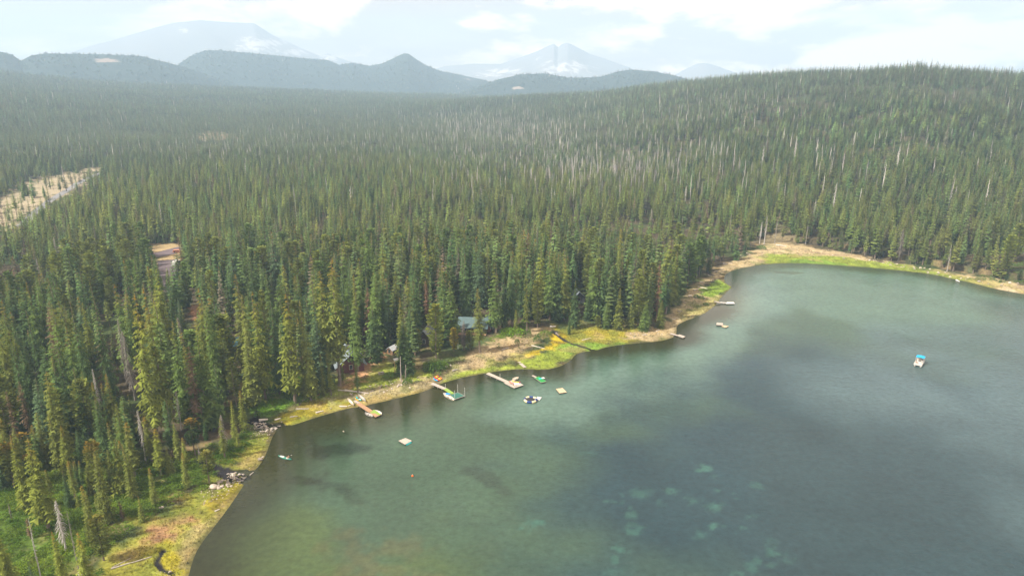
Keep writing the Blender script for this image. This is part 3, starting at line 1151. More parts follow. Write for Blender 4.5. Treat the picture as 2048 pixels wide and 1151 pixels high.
# linear tints: name -> colour
TINT = {'dark green': (.085, .140, .050), 'blue-green': (.100, .160, .080), 'mid green': (.130, .195, .050), 'olive': (.180, .210, .048),
        'yellow-green': (.205, .240, .044), 'golden': (.32, .275, .035), 'brown': (.17, .12, .075), 'rusty': (.20, .12, .075),
        'pale grey': (.46, .43, .40), 'grey': (.30, .27, .24), 'dull grey': (.20, .175, .15)}

TREES = []      # dicts: x y z h w rot kind var tint(name) rgb gold hero


def near_tint(kind, x, y, rs, r):
    n = float(fbm(np.array([x]), np.array([y]), 38, 3, 71)[0])
    u = rs.random()
    if kind in ('dead',):
        return 'pale grey' if u < .35 else ('grey' if u < .75 else 'dull grey')
    if kind == 'fading':
        return 'brown' if u < .75 else 'rusty'
    if kind == 'young':
        return 'yellow-green' if u < .4 else ('golden' if u < .55 else ('mid green' if u < .85 else 'blue-green'))
    if kind == 'pine':
        return 'olive' if u < .45 else ('yellow-green' if u < .6 else 'mid green')
    u += (n - .5) * .9
    return 'dark green' if u < .36 else ('mid green' if u < .66 else ('olive' if u < .86 else ('blue-green' if rs.random() < .5 else 'yellow-green')))


def hero(kind, px, pyb, pyt, wpx=None, tint=None, gold=0.0, var=None, label=None):
    g = P(px, pyb)
    s = random.Random(int(px * 31 + pyb))
    v = (pyt - 575.5) / FPX
    v = -v
    zr = g.y * (-v * -1 * 0 + 0) if False else None
    vv = (pyt - 575.5) / FPX
    zr = -g.y * (vv * CP + SP) / (CP - vv * SP)
    h = max(1.2, zr + H - g.z)
    dep = g.y * CP - (g.z - H) * SP
    protos = PROTOS[kind]
    var = s.randrange(len(protos)) if var is None else var
    R0 = {'fir': (.120, .105, .135, .100, .092), 'slim': (.072, .066), 'pine': (.095, .082, .112, .088), 'young': (.17, .13),
          'dead': (.085, .06, .035, .095), 'fading': (.085,)}[kind][var]
    w = h if wpx is None else wpx * dep / FPX / (2 * R0)
    TREES.append(dict(x=g.x, y=g.y, z=g.z - .15, h=h, w=min(max(w, h * .6), h * 1.9), rot=s.uniform(0, 6.28), kind=kind, var=var,
                      tint=tint or near_tint(kind, g.x, g.y, s, g.y), gold=gold, hero=True, label=label))


HEROES = [
    # lower left corner
    ('fir', 55, 1020, 866, 40, 'yellow-green', .8, 1), ('fir', 98, 1058, 872, 58, 'yellow-green', .6, 3), ('dead', 132, 1100, 998, 30, 'pale grey', 0, 0),
    ('dead', 84, 1165, 1030, 10, 'pale grey', 0, 2), ('fir', 22, 1180, 1058, 52, 'yellow-green', .6, 1), ('fir', 130, 1185, 1060, 34, 'yellow-green', 1, 1),
    ('fir', 183, 1190, 1060, 38, 'yellow-green', 1, 3), ('dead', 163, 1165, 1018, 8, 'grey', 0, 2), ('slim', 188, 1085, 968, 30, 'olive', .7, 0),
    ('fir', 214, 1045, 888, 40, 'olive', .5, 0), ('fir', 268, 998, 885, 28, 'olive', .5, 1), ('fir', 244, 985, 843, 38, 'mid green', .7, 1),
    ('fir', 104, 905, 753, 54, 'blue-green', .2, 2), ('fir', 130, 925, 740, 58, 'olive', .4, 3), ('fir', 30, 965, 860, 34, 'olive', .1, 4),
    ('fir', 4, 975, 835, 34, 'blue-green', 0, 0), ('fir', 206, 902, 763, 38, 'mid green', .8, 1), ('fir', 240, 895, 746, 44, 'olive', .9, 1),
    ('dead', 292, 925, 818, 16, 'pale grey', 0, 1), ('slim', 170, 890, 795, 24, 'mid green', .4, 0), ('slim', 310, 1010, 934, 20, 'olive', 1, 0),
    ('slim', 376, 975, 903, 20, 'olive', 1, 0), ('young', 285, 1042, 990, 18, 'olive', 1, 1), ('pine', 419, 968, 900, 26, 'olive', .3, 1),
    ('pine', 208, 1120, 1030, 36, 'olive', .3, 2), ('young', 67, 1175, 1120, 22, 'blue-green', 0, 0), ('dead', 23, 1035, 1005, 8, 'dull grey', 0, 1),
    ('fading', 61, 1075, 1035, 20, 'brown', 0, 0), ('young', 348, 948, 905, 14, 'olive', .8, 1), ('slim', 450, 915, 835, 18, 'olive', .4, 1),
    ('dead', 450, 905, 828, 24, 'grey', 0, 0), ('dead', 399, 915, 886, 9, 'pale grey', 0, 2), ('slim', 470, 880, 800, 16, 'yellow-green', .5, 0),
    ('slim', 490, 862, 778, 22, 'yellow-green', .8, 0), ('young', 478, 895, 850, 14, 'yellow-green', .4, 1), ('fading', 246, 1040, 1000, 14, 'brown', 0, 0),
    # row behind
    ('dead', 271, 800, 660, 30, 'grey', 0, 3), ('dead', 256, 770, 635, 20, 'grey', 0, 1), ('dead', 90, 800, 705, 18, 'pale grey', 0, 0),
    ('dead', 207, 850, 735, 14, 'pale grey', 0, 1), ('dead', 362, 860, 780, 14, 'pale grey', 0, 1), ('dead', 6, 880, 818, 14, 'grey', 0, 1),
    ('fading', 130, 790, 610, 36, 'brown', 0, 0), ('fading', 222, 790, 640, 32, 'brown', 0, 0), ('fading', 62, 870, 760, 26, 'brown', 0, 0),
    ('fir', 316, 885, 588, 58, 'yellow-green', .9, 3), ('fir', 340, 870, 574, 52, 'olive', 1, 3), ('fir', 372, 850, 640, 50, 'mid green', .5, 1),
    ('fir', 262, 760, 566, 44, 'mid green', .9, 3), ('fir', 96, 800, 618, 36, 'dark green', .2, 1), ('fir', 88, 720, 561, 34, 'mid green', .8, 1),
    ('fir', 10, 800, 596, 36, 'mid green', .8, 3), ('fir', 30, 820, 612, 34, 'olive', .7, 1), ('fir', 150, 830, 596, 40, 'mid green', .3, 2),
    ('fir', 190, 850, 600, 44, 'dark green', .3, 1), ('fir', 60, 850, 680, 40, 'dark green', .1, 0), ('fir', 150, 870, 690, 42, 'dark green', .1, 0),
    ('fir', 232, 820, 560, 44, 'dark green', .2, 1), ('fir', 424, 800, 576, 38, 'olive', 1, 3), ('fir', 440, 810, 600, 40, 'mid green', .3, 1),
    ('fir', 505, 790, 588, 40, 'olive', .4, 3), ('fir', 532, 800, 580, 46, 'yellow-green', .7, 3), ('fir', 590, 805, 585, 54, 'yellow-green', .8, 3),
    ('fir', 622, 800, 598, 40, 'olive', .4, 1), ('fir', 494, 760, 548, 40, 'olive', .7, 3), ('fir', 680, 770, 514, 54, 'olive', .8, 4),
    ('fir', 658, 770, 538, 44, 'olive', .6, 4), ('fir', 716, 742, 583, 40, 'mid green', .5, 3), ('fir', 752, 722, 605, 44, 'dark green', .2, 0),
    ('fir', 805, 740, 592, 40, 'olive', .4, 1), ('fir', 812, 745, 640, 54, 'dark green', .1, 0), ('pine', 872, 715, 608, 30, 'yellow-green', .2, 3),
    ('pine', 836, 705, 658, 14, 'yellow-green', .5, 3), ('pine', 908, 702, 655, 14, 'golden', .4, 3), ('fir', 905, 680, 560, 40, 'mid green', .3, 3),
    ('fir', 960, 705, 575, 30, 'olive', .5, 4), ('fir', 992, 665, 525, 40, 'mid green', .5, 3), ('fading', 928, 700, 640, 26, 'dull grey', 0, 0),
    ('pine', 940, 700, 660, 26, 'olive', .1, 2), ('fir', 1024, 655, 500, 36, 'dark green', .6, 3), ('slim', 1054, 665, 520, 16, 'olive', .2, 1),
    ('slim', 1032, 665, 618, 14, 'olive', .4, 0), ('pine', 1075, 655, 560, 20, 'olive', .2, 3), ('fir', 1100, 640, 500, 38, 'mid green', .7, 3),
    ('fir', 1128, 640, 515, 34, 'olive', .7, 3), ('fir', 1148, 655, 560, 30, 'dark green', .2, 1), ('fir', 1176, 640, 590, 22, 'dark green', 0, 0),
    ('pine', 1195, 655, 630, 24, 'olive', 0, 2), ('fir', 1213, 655, 600, 26, 'mid green', .2, 0), ('fir', 1237, 658, 575, 28, 'olive', .4, 1),
    ('fir', 1290, 660, 600, 30, 'mid green', .2, 0), ('fir', 1320, 655, 600, 30, 'olive', .3, 0), ('fir', 1260, 655, 605, 30, 'olive', .3, 0),
    ('slim', 1138, 668, 630, 10, 'dark green', 0, 0), ('fading', 740, 690, 575, 28, 'rusty', 0, 0), ('fading', 855, 640, 560, 20, 'rusty', 0, 0),
    ('fir', 770, 690, 545, 44, 'dark green', .3, 1), ('fir', 640, 740, 560, 44, 'dark green', .2, 1), ('fir', 560, 790, 600, 40, 'dark green', 0, 1),
    ('fir', 1008, 655, 530, 34, 'dark green', .2, 1), ('fir', 884, 650, 520, 40, 'dark green', .2, 1), ('fir', 930, 640, 510, 38, 'dark green', .2, 1),
    ('fir', 832, 690, 560, 38, 'dark green', .2, 1), ('slim', 663, 790, 704, 14, 'yellow-green', .5, 1), ('slim', 686, 765, 725, 12, 'olive', .2, 1),
    ('slim', 716, 785, 722, 14, 'mid green', .1, 1), ('slim', 632, 795, 715, 20, 'olive', .4, 0), ('slim', 648, 792, 705, 18, 'olive', .4, 0), ('slim', 610, 798, 712, 20, 'yellow-green', .5, 0),
    ('dead', 916, 697, 680, 8, 'pale grey', 0, 2),
    # tall grey snags at the head of the bay
    ('dead', 1519, 487, 443, 8, 'pale grey', 0, 1), ('dead', 1528, 488, 430, 9, 'pale grey', 0, 2), ('dead', 1549, 487, 440, 8, 'grey', 0, 2), ('dead', 1612, 480, 448, 8, 'grey', 0, 2),
    ('dead', 1730, 492, 466, 7, 'pale grey', 0, 2), ('dead', 1512, 480, 458, 6, 'grey', 0, 2),
    ('pine', 2012, 562, 548, 22, 'dark green', 0, 2), ('pine', 2038, 563, 540, 18, 'dark green', 0, 2), ('young', 2000, 564, 552, 18, 'mid green', 0, 0),
    # tall dark spires standing over the forest
    ('fir', 1232, 560, 470, 20, 'dark green', .1, 1), ('fir', 1075, 575, 455, 24, 'dark green', .2, 1), ('slim', 1585, 470, 400, 12, 'dark green', 0, 0),
]
_r = random.Random(31)
_lower = [(-20, 912), (120, 930), (300, 925), (420, 885), (490, 850), (470, 875), (400, 920), (330, 965), (270, 1000), (200, 1030), (130, 1020), (60, 980), (-20, 980)]
_placed = []
while len(_placed) < 46:
    a_, b_ = _r.uniform(-20, 500), _r.uniform(850, 1050)
    if poly_inside(np.array([a_]), np.array([b_]), _lower)[0] and all(abs(a_ - q[0]) > 9 or abs(b_ - q[1]) > 14 for q in _placed):
        _placed.append((a_, b_))
        hpx = _r.choice([45, 60, 75, 90, 110]) * (1.25 if b_ < 950 else 1)
        kd_ = _r.choice(['fir', 'fir', 'fir', 'slim', 'pine', 'young'])
        if kd_ == 'young':
            hpx *= .5
        HEROES.append((kd_, a_, b_, b_ - hpx, hpx * _r.uniform(.26, .40), _r.choice(['mid green', 'olive', 'olive', 'yellow-green', 'dark green']) , _r.choice([0, .4, .9]), _r.randrange(2)))
for hr in HEROES:
    hero(*hr)

FOREST_PX = [(-900, 860), (-300, 880), (0, 905), (60, 905), (110, 920), (200, 905), (250, 932), (310, 925), (380, 893), (440, 872),
             (490, 852), (512, 820), (520, 795), (548, 745), (600, 742), (628, 788), (668, 788), (684, 768), (692, 738), (722, 715), (742, 705), (772, 702),
             (792, 716), (840, 722), (900, 702), (958, 695), (985, 672), (1010, 655), (1060, 648), (1110, 643), (1180, 646), (1230, 658), (1322, 655),
             (1340, 618), (1386, 572), (1430, 542), (1496, 512), (1505, 492), (1560, 484), (1640, 496), (1750, 508), (1860, 527), (1950, 551), (1985, 560),
             (2030, 545), (2120, 560), (2400, 640)]
FOREST = PP(FOREST_PX) + [(2600, 400), (9000, 5000), (9000, 9900), (-9900, 9900), (-9900, 300)]


def bx(x0, y0, x1, y1):
    return [(x0, y0), (x1, y0), (x1, y1), (x0, y1)]


# openings of the canopy through which the photograph shows the ground or a roof: (polygon, share of trees kept)
OPEN = [([(306, 489), (362, 486), (366, 502), (352, 510), (349, 528), (338, 526), (318, 514)], 0), (bx(920, 628, 955, 660), 0), (bx(966, 638, 984, 664), 0),
        (bx(856, 636, 868, 684), 0), (bx(664, 706, 702, 744), 0), (bx(702, 698, 717, 730), 0), (bx(731, 700, 742, 732), 0), (bx(474, 666, 490, 696), 0),
        (bx(383, 612, 397, 640), 0), (bx(776, 692, 794, 714), 0), (bx(1148, 598, 1166, 626), 0), (bx(564, 716, 574, 745), 0),
        ([(-60, 470), (0, 452), (40, 420), (110, 398), (160, 366), (190, 350), (206, 330), (160, 340), (120, 350), (60, 360), (0, 395), (-60, 410)], .13),
        (bx(395, 262, 478, 280), .45), (bx(264, 668, 280, 780), .1), (bx(250, 642, 262, 740), .15), (bx(84, 708, 97, 755), .1), (bx(203, 740, 211, 790), .1), (bx(286, 822, 299, 905), .05), (bx(356, 785, 368, 845), .1), (bx(1512, 450, 1570, 492), .5), ([(1900, 520), (2048, 500), (2048, 545), (1980, 556)], .5), (bx(10, 520, 60, 545), .3)]


def open_factor(px, pyt, pyb, hw):
    """share of trees to keep where their crown would cover an opening"""
    f = np.ones(len(px))
    for poly, keep in OPEN:
        hit = np.zeros(len(px), bool)
        for s in (0.05, .2, .4, .6, .8, .97):
            yy = pyt + (pyb - pyt) * s
            wd = hw * min(1, s * 1.3 + .05)
            for q in (-1, -.5, 0, .5, 1):
                hit |= poly_inside(px + wd * q, yy, poly)
        f = np.where(hit, np.minimum(f, keep), f)
    return f


# horizon profile for leaving out trees nothing can see
_pa = np.radians(np.arange(-47, 47.01, .25))
_pr = 100 * np.exp(np.arange(0, math.log(46), .012))
_X = _pr[:, None] * np.sin(_pa); _Y = _pr[:, None] * np.cos(_pa)
_Z = np.concatenate([height(a, b)[None] for a, b in zip(_X, _Y)])
_E = np.maximum.accumulate((_Z - H) / _pr[:, None], axis=0)


def hidden(x, y, ztop, margin=0.004):
    r = np.hypot(x, y)
    a = np.arctan2(x, y)
    i = np.clip(np.searchsorted(_pr, r * .985) - 1, 0, len(_pr) - 1)
    j = np.clip(((a - _pa[0]) / (_pa[1] - _pa[0])).astype(int), 0, len(_pa) - 1)
    return (ztop - H) / r < _E[i, j] - margin


def scatter(r0, r1, cell, seed, amax=44):
    rs = np.random.default_rng(seed)
    A = math.radians(amax)
    xs = np.arange(-r1 * math.sin(A), r1 * math.sin(A), cell)
    ys = np.arange(r0 * math.cos(A) * .98, r1, cell)
    gxx, gyy = np.meshgrid(xs, ys)
    x = gxx.ravel() + rs.uniform(-.48, .48, gxx.size) * cell
    y = gyy.ravel() + rs.uniform(-.48, .48, gxx.size) * cell
    r = np.hypot(x, y); a = np.arctan2(x, y)
    k = (r >= r0) & (r < r1) & (np.abs(a) < A)
    return x[k], y[k]


STUFF = []     # arrays for the far forest
hx = np.array([t['x'] for t in TREES]); hy = np.array([t['y'] for t in TREES])


def snag_zone(px, py):
    """stands with many dead trunks"""
    z = np.exp(-(((px - 1230) / 260) ** 2 + ((py - 345) / 48) ** 2)) * .36
    z += np.exp(-(((px - 1000) / 170) ** 2 + ((py - 262) / 34) ** 2)) * .26
    z += np.exp(-(((px - 1500) / 190) ** 2 + ((py - 235) / 40) ** 2)) * .09
    z += np.exp(-(((px - 560) / 300) ** 2 + ((py - 300) / 30) ** 2)) * .08
    z += np.exp(-(((px - 1800) / 260) ** 2 + ((py - 330) / 60) ** 2)) * .07
    return z * 1.3 + .015


def lin_tints(x, y, kinds, r, rs):
    """per tree colour for the mass of the forest"""
    n = len(x)
    zone = fbm(x, y, 90, 3, 501)
    z2 = fbm(x, y, 420, 3, 502)
    px, py, _ = project(x, y, np.zeros(n))
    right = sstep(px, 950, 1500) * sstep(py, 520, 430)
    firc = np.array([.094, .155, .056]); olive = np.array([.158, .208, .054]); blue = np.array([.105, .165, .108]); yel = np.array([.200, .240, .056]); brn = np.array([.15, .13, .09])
    u = rs.random(n)
    c = np.empty((n, 3))
    pine = (kinds == 2)
    c[:] = firc
    c[pine] = olive
    w = np.clip(u * .9 + (zone - .5) * .8, 0, 1)[:, None]
    c = c * (1 - w) + (np.where(pine[:, None], yel, np.array([.150, .205, .060]))) * w * .75 + c * w * .25
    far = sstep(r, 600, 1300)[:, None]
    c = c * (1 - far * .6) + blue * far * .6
    k = (rs.random(n) < .05)
    c[k] = brn
    c = c * (1 + (z2 - .5) * .35)[:, None]
    c = c * np.exp(np.clip(rs.normal(0, .32, n), -.8, .6))[:, None]
    c[:, 0] *= rs.uniform(.85, 1.18, n)
    zz = height(x, y)
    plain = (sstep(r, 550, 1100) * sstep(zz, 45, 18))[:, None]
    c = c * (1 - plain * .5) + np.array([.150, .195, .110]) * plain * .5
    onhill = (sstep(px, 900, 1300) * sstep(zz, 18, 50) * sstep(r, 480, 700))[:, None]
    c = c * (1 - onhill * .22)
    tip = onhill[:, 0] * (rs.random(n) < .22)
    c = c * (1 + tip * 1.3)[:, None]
    dead = kinds == 4
    c[dead] = np.array([.50, .46, .43]) * rs.uniform(.5, 1.25, dead.sum())[:, None]
    return c


BANDS = [(105, 460, 4.35, 1), (460, 900, 4.2, 1), (900, 1450, 4.5, 2), (1450, 2300, 6.2, 2), (2300, 2850, 9.0, 2), (2850, 4500, 20.0, 2)]
for bi, (r0, r1, cell, lod) in enumerate(BANDS):
    x, y = scatter(r0, r1, cell, 900 + bi)
    k = poly_inside(x, y, FOREST)
    x, y = x[k], y[k]
    rs = np.random.default_rng(1000 + bi)
    if bi == 0:
        d = np.full(len(x), 1e9)
        for a, b in zip(hx, hy):
            d = np.minimum(d, np.hypot(x - a, y - b))
        k = d > 2.6
        x, y = x[k], y[k]
    r = np.hypot(x, y)
    n = len(x)
    z = height(x, y)
    # patchy density: glades and thickets
    dens = fbm(x, y, 60 if bi < 3 else 200, 3, 77)
    k = rs.random(n) < np.where(dens < .36, .35, .95)
    x, y, z, r = x[k], y[k], z[k], r[k]
    n = len(x)
    px, py, dep = project(x, y, z)
    zone = fbm(x, y, 70, 3, 78)
    firshare = np.clip(.85 - sstep(r, 280, 420) * .55 + (zone - .5) * .8 + sstep(px, 1350, 1700) * sstep(r, 450, 650) * .35, .08, .95)
    u = rs.random(n)
    kinds = np.where(u < firshare, np.where(rs.random(n) < .14, 1, 0), 2)
    dz = snag_zone(px, py)
    kinds = np.where(rs.random(n) < dz, 4, kinds)
    hm = 22.0 - 6.5 * sstep(r, 240, 420) - 5.0 * sstep(r, 420, 900)
    h = hm * np.clip(rs.normal(.96, .22, n), .45, 1.5)
    h = np.where(rs.random(n) < .20, h * .55, h)
    h = np.where(kinds == 4, h * rs.uniform(.75, 1.15, n), h)
    h = np.where(kinds == 2, np.minimum(h, 20), h)
    # trees along the forest edge are lower
    w = h * rs.uniform(.85, 1.7, n) * np.where(r > 1450, 1.2, 1) * np.where(r > 2300, 1.3, 1) * np.where(r > 2850, 2.0, 1) * (1 + .60 * sstep(r, 350, 900))
    h = h * np.where(r > 2850, .8, 1)
    pxt, pyt, _ = project(x, y, z + h)
    k = rs.random(n) < open_factor(px, pyt, py, w * .1 * FPX / dep)
    if bi >= 2:
        k &= ~hidden(x, y, z + h)
    if bi == 5:
        k &= bare_mask(x, y, z) < .10
    x, y, z, r, px, py, pyt, dep, kinds, h, w = [q[k] for q in (x, y, z, r, px, py, pyt, dep, kinds, h, w)]
    n = len(x)
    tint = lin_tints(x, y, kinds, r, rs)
    gold = np.where(kinds < 2, (rs.random(n) < .35) * rs.uniform(.2, .9, n), 0) * sstep(r, 900, 400)
    rot = rs.uniform(0, 6.283, n)
    if bi == 0:
        # the trees that show largest become objects of their own
        score = h / dep * np.where((px > -30) & (px < 2080) & (pyt < 1160), 1, .0)
        isobj = np.zeros(n, bool)
        quota = {0: 115, 1: 60, 2: 150, 4: 24}
        for kk, q in quota.items():
            idx = np.nonzero(kinds == kk)[0]
            idx = idx[np.argsort(-score[idx])][:q]
            isobj[idx] = True
        names = {0: 'fir', 1: 'slim', 2: 'pine', 4: 'dead'}
        rr = random.Random(5)
        for i in np.nonzero(isobj)[0]:
            kd = names[int(kinds[i])]
            if kd == 'dead':
                h[i] *= .8
            if kd in ('fir', 'slim') and rr.random() < .06:
                kd = 'fading'
            tn = near_tint(kd, x[i], y[i], rr, r[i])
            if tn == 'pale grey':
                tn = 'dull grey'
            TREES.append(dict(x=x[i], y=y[i], z=z[i] - .15, h=h[i], w=w[i], rot=rot[i], kind=kd, var=rr.randrange(len(PROTOS[kd])),
                              tint=tn, gold=float(gold[i]), hero=False, label=None))
        kp = ~isobj
        x, y, z, r, kinds, h, w, tint, gold, rot = [q[kp] for q in (x, y, z, r, kinds, h, w, tint, gold, rot)]
        n = len(x)
    STUFF.append(dict(x=x, y=y, z=z - .2, kinds=kinds, h=h, w=w, tint=tint, gold=gold, rot=rot, lod=np.full(n, lod)))
    print('band', bi, n)


# ---- the trees built as objects
def ordinal(i):
    ones = ['first', 'second', 'third', 'fourth', 'fifth', 'sixth', 'seventh', 'eighth', 'ninth', 'tenth', 'eleventh', 'twelfth', 'thirteenth',
            'fourteenth', 'fifteenth', 'sixteenth', 'seventeenth', 'eighteenth', 'nineteenth']
    tens = {20: 'twent', 30: 'thirt', 40: 'fort', 50: 'fift', 60: 'sixt', 70: 'sevent', 80: 'eight', 90: 'ninet'}
    if i < 20:
        return ones[i - 1]
    t, o = i // 10 * 10, i % 10
    return tens[t] + ('ieth' if o == 0 else 'y-' + ones[o - 1])


LANDMARKS = [(40, 1080, 'on the shrub slope in the bottom corner'), (330, 960, 'above the lower creek mouth'), (150, 900, 'above the green shrub slope'),
             (80, 720, 'at the left edge of the forest'), (300, 750, 'around the grey snags'), (440, 860, 'behind the two creek mouths'), (480, 690, 'by the teal roof'),
             (600, 780, 'behind the yellow meadow'), (690, 700, 'around the dark red cabin'), (790, 690, 'behind the lawn'), (860, 660, 'by the grey roof'),
             (950, 650, 'around the green-roofed cabin'), (1060, 640, 'above the rocky beach'), (1180, 630, 'behind the marsh ditch'),
             (1300, 620, 'behind the sandy point'), (1420, 520, 'along the narrow beach'), (1560, 460, 'at the head of the bay'), (1740, 470, 'behind the far grass shore'),
             (1950, 520, 'behind the far shore, right'), (330, 600, 'below the paved clearing'), (560, 640, 'inland of the teal roof'), (160, 620, 'in the left forest, inland'),
             (760, 600, 'inland of the dark red cabin'), (950, 560, 'inland of the green-roofed cabin'), (1150, 560, 'inland of the marsh')]
ADJ = {'fir': 'fir', 'slim': 'slender fir', 'pine': 'pine', 'young': 'young conifer', 'dead': 'dead tree', 'fading': 'thinning conifer'}
GROUPS = {'fir': 'fir trees by the lake', 'slim': 'fir trees by the lake', 'pine': 'pine trees by the lake', 'young': 'young conifers by the shore',
          'dead': 'dead trees by the lake', 'fading': 'dying conifers by the lake'}
for t in TREES:
    a, b, dp = project(t['x'], t['y'], t['z'])
    _, tp, _ = project(t['x'], t['y'], t['z'] + t['h'])
    t['px'], t['py'] = float(a), float(b)
    mid = float(b * .5 + tp * .5)
    lm = min(LANDMARKS, key=lambda q: (q[0] - t['px']) ** 2 + ((q[1] - mid) * 1.3) ** 2)
    size = 'tall ' if t['h'] > 23 else ('short ' if t['h'] < 12 and t['kind'] != 'young' else '')
    tn = t['tint']
    if t['gold'] > .5 and tn in ('dark green', 'mid green', 'olive'):
        tn += ', gold-topped'
    t['key'] = f"{size}{tn} {ADJ[t['kind']]} {lm[2]}"
    t['mid'] = mid
from collections import defaultdict
by = defaultdict(list)
for t in TREES:
    by[t['key']].append(t)
for k, L in by.items():
    L.sort(key=lambda t: t['px'])
    for i, t in enumerate(L):
        t['label'] = k if len(L) == 1 else (f"{k}, {'leftmost' if i == 0 else ('rightmost' if i == len(L) - 1 else ordinal(i + 1) + ' from left')}")
    if len(L) == 1:
        L[0]['label'] = k

RJ = random.Random(99)
FIRST = {}
for t in TREES:
    root = bpy.data.objects.new(NAME_OF[t['kind']], None)
    root.empty_display_size = .5
    COL.objects.link(root)
    root.location = (t['x'], t['y'], t['z'])
    root.rotation_euler = (RJ.uniform(-.025, .025), RJ.uniform(-.025, .025), t['rot'])
    root.scale = (t['w'], t['w'], t['h'])
    tag(root, t['label'], CAT_OF[t['kind']], GROUPS[t['kind']])
    cm_, tm_ = PROTOS[t['kind']][t['var']]
    rgb = np.array(TINT[t['tint']]) * RJ.uniform(.85, 1.18)
    for nm, me in (('crown', cm_), ('trunk', tm_)):
        o = bpy.data.objects.new(nm, me)
        COL.objects.link(o)
        o.parent = root
        o['tint'] = [float(v) for v in rgb]
        o['gold'] = float(t['gold'])
        FIRST.setdefault((t['kind'], t['var'], nm), o)
print('tree objects', len(TREES))


# ------------------------------------------------------------------ the mass of the forest: one object, many small trees
def instancer(name, x, y, z, sx, sz, rot, idx, tint, gold, sources, kind='stuff', mats=()):
    """points with attributes; SOURCES[k] = list of meshes joined for index k"""
    me = bpy.data.meshes.new(name)
    n = len(x)
    me.vertices.add(n)
    me.vertices.foreach_set('co', np.stack([x, y, z], -1).astype(np.float32).ravel())
    def att(nm, typ, dom, key, arr):
        a = me.attributes.new(nm, typ, dom)
        a.data.foreach_set(key, arr)
    att('idx', 'INT', 'POINT', 'value', np.asarray(idx, np.int32))
    att('scl', 'FLOAT_VECTOR', 'POINT', 'vector', np.stack([sx, sx, sz], -1).astype(np.float32).ravel())
    att('rotz', 'FLOAT_VECTOR', 'POINT', 'vector', np.stack([RNG.uniform(-.03, .03, n), RNG.uniform(-.03, .03, n), rot], -1).astype(np.float32).ravel())
    att('tint', 'FLOAT_COLOR', 'POINT', 'color', np.hstack([tint, np.ones((n, 1))]).astype(np.float32).ravel())
    att('gold', 'FLOAT', 'POINT', 'value', np.asarray(gold, np.float32))
    o = bpy.data.objects.new(name, me)
    COL.objects.link(o)
    g = bpy.data.node_groups.new(name, 'GeometryNodeTree')
    g.interface.new_socket('Geometry', in_out='INPUT', socket_type='NodeSocketGeometry')
    g.interface.new_socket('Geometry', in_out='OUTPUT', socket_type='NodeSocketGeometry')
    N = g.nodes
    gi = N.new('NodeGroupInput'); go = N.new('NodeGroupOutput')
    def named(nm, typ):
        q = N.new('GeometryNodeInputNamedAttribute'); q.data_type = typ
        q.inputs['Name'].default_value = nm
        return q.outputs[0]
    ai, asc, ar = named('idx', 'INT'), named('scl', 'FLOAT_VECTOR'), named('rotz', 'FLOAT_VECTOR')
    er = N.new('FunctionNodeEulerToRotation')
    g.links.new(ar, er.inputs[0])
    jn = N.new('GeometryNodeJoinGeometry')
    for k, srcs in enumerate(sources):
        cmp_ = N.new('FunctionNodeCompare'); cmp_.data_type = 'INT'; cmp_.operation = 'EQUAL'
        ins = [s for s in cmp_.inputs if s.type == 'INT']
        g.links.new(ai, ins[0]); ins[1].default_value = k
        j2 = N.new('GeometryNodeJoinGeometry')
        for ob in srcs:
            oi = N.new('GeometryNodeObjectInfo'); oi.transform_space = 'ORIGINAL'
            oi.inputs['Object'].default_value = ob
            g.links.new(oi.outputs['Geometry'], j2.inputs[0])
        ip = N.new('GeometryNodeInstanceOnPoints')
        g.links.new(gi.outputs[0], ip.inputs['Points'])
        g.links.new(cmp_.outputs[0], ip.inputs['Selection'])
        g.links.new(j2.outputs[0], ip.inputs['Instance'])
        g.links.new(er.outputs[0], ip.inputs['Rotation'])
        g.links.new(asc, ip.inputs['Scale'])
        g.links.new(ip.outputs[0], jn.inputs[0])
    g.links.new(jn.outputs[0], go.inputs[0])
    md = o.modifiers.new('scatter', 'NODES')
    md.node_group = g
    tag(o, kind=kind)
    return o


def hold(me):
    """a mesh kept in the file for the scatter (never linked to the scene)"""
    return bpy.data.objects.new(me.name, me)


S = {k: np.concatenate([b[k] for b in STUFF]) for k in STUFF[0]}
SRC = []
L1 = {'fir': [], 'slim': [], 'pine': [], 'dead': []}
L2 = {'fir': [], 'slim': [], 'pine': [], 'dead': []}
for s in range(3):
    tr = trunk_mesh('trunk', M_BARK, 70 + s, .011, sides=4)
    L1['fir'].append([fir_crown('crown', 100 + s, (.125, .11, .10)[s], (.05, .1, .18)[s], 26, 8, .6, full=False, ragged=.45, power=(.8, .7, .6)[s]), tr])
    L1['slim'].append([fir_crown('crown', 110 + s, .078, .12, 26, 7, .7, full=False, ragged=.5, power=.6), tr])
    L1['pine'].append([fir_crown('crown', 120 + s, (.115, .13, .10)[s], (.22, .12, .30)[s], 22, 8, .15, full=False, ragged=.6, power=(.6, .7, .5)[s]), tr])
    L1['dead'].append([dead_crown('crown', 130 + s, 40, (.05, .03, .06)[s], .3, w=.004), trunk_mesh('trunk', M_DEADWOOD, 80 + s, .013, sides=4)])
for s in range(2):
    tr = trunk_mesh('trunk', M_BARK, 75 + s, .012, sides=3)
    L2['fir'].append([fir_crown('crown', 140 + s, (.13, .115)[s], .08, 13, 6, .6, full=False, ragged=.4, power=.75), tr])
    L2['slim'].append([fir_crown('crown', 150 + s, .085, .1, 13, 5, .7, full=False, ragged=.45, power=.65), tr])
    L2['pine'].append([fir_crown('crown', 160 + s, .125, (.12, .20)[s], 12, 6, .15, full=False, ragged=.55, power=.65), tr])
    L2['dead'].append([trunk_mesh('trunk', M_DEADWOOD, 90 + s, .020, sides=3, stubs=10, stub_len=.05, stub_hi=.9, twig=3)])
index = {}
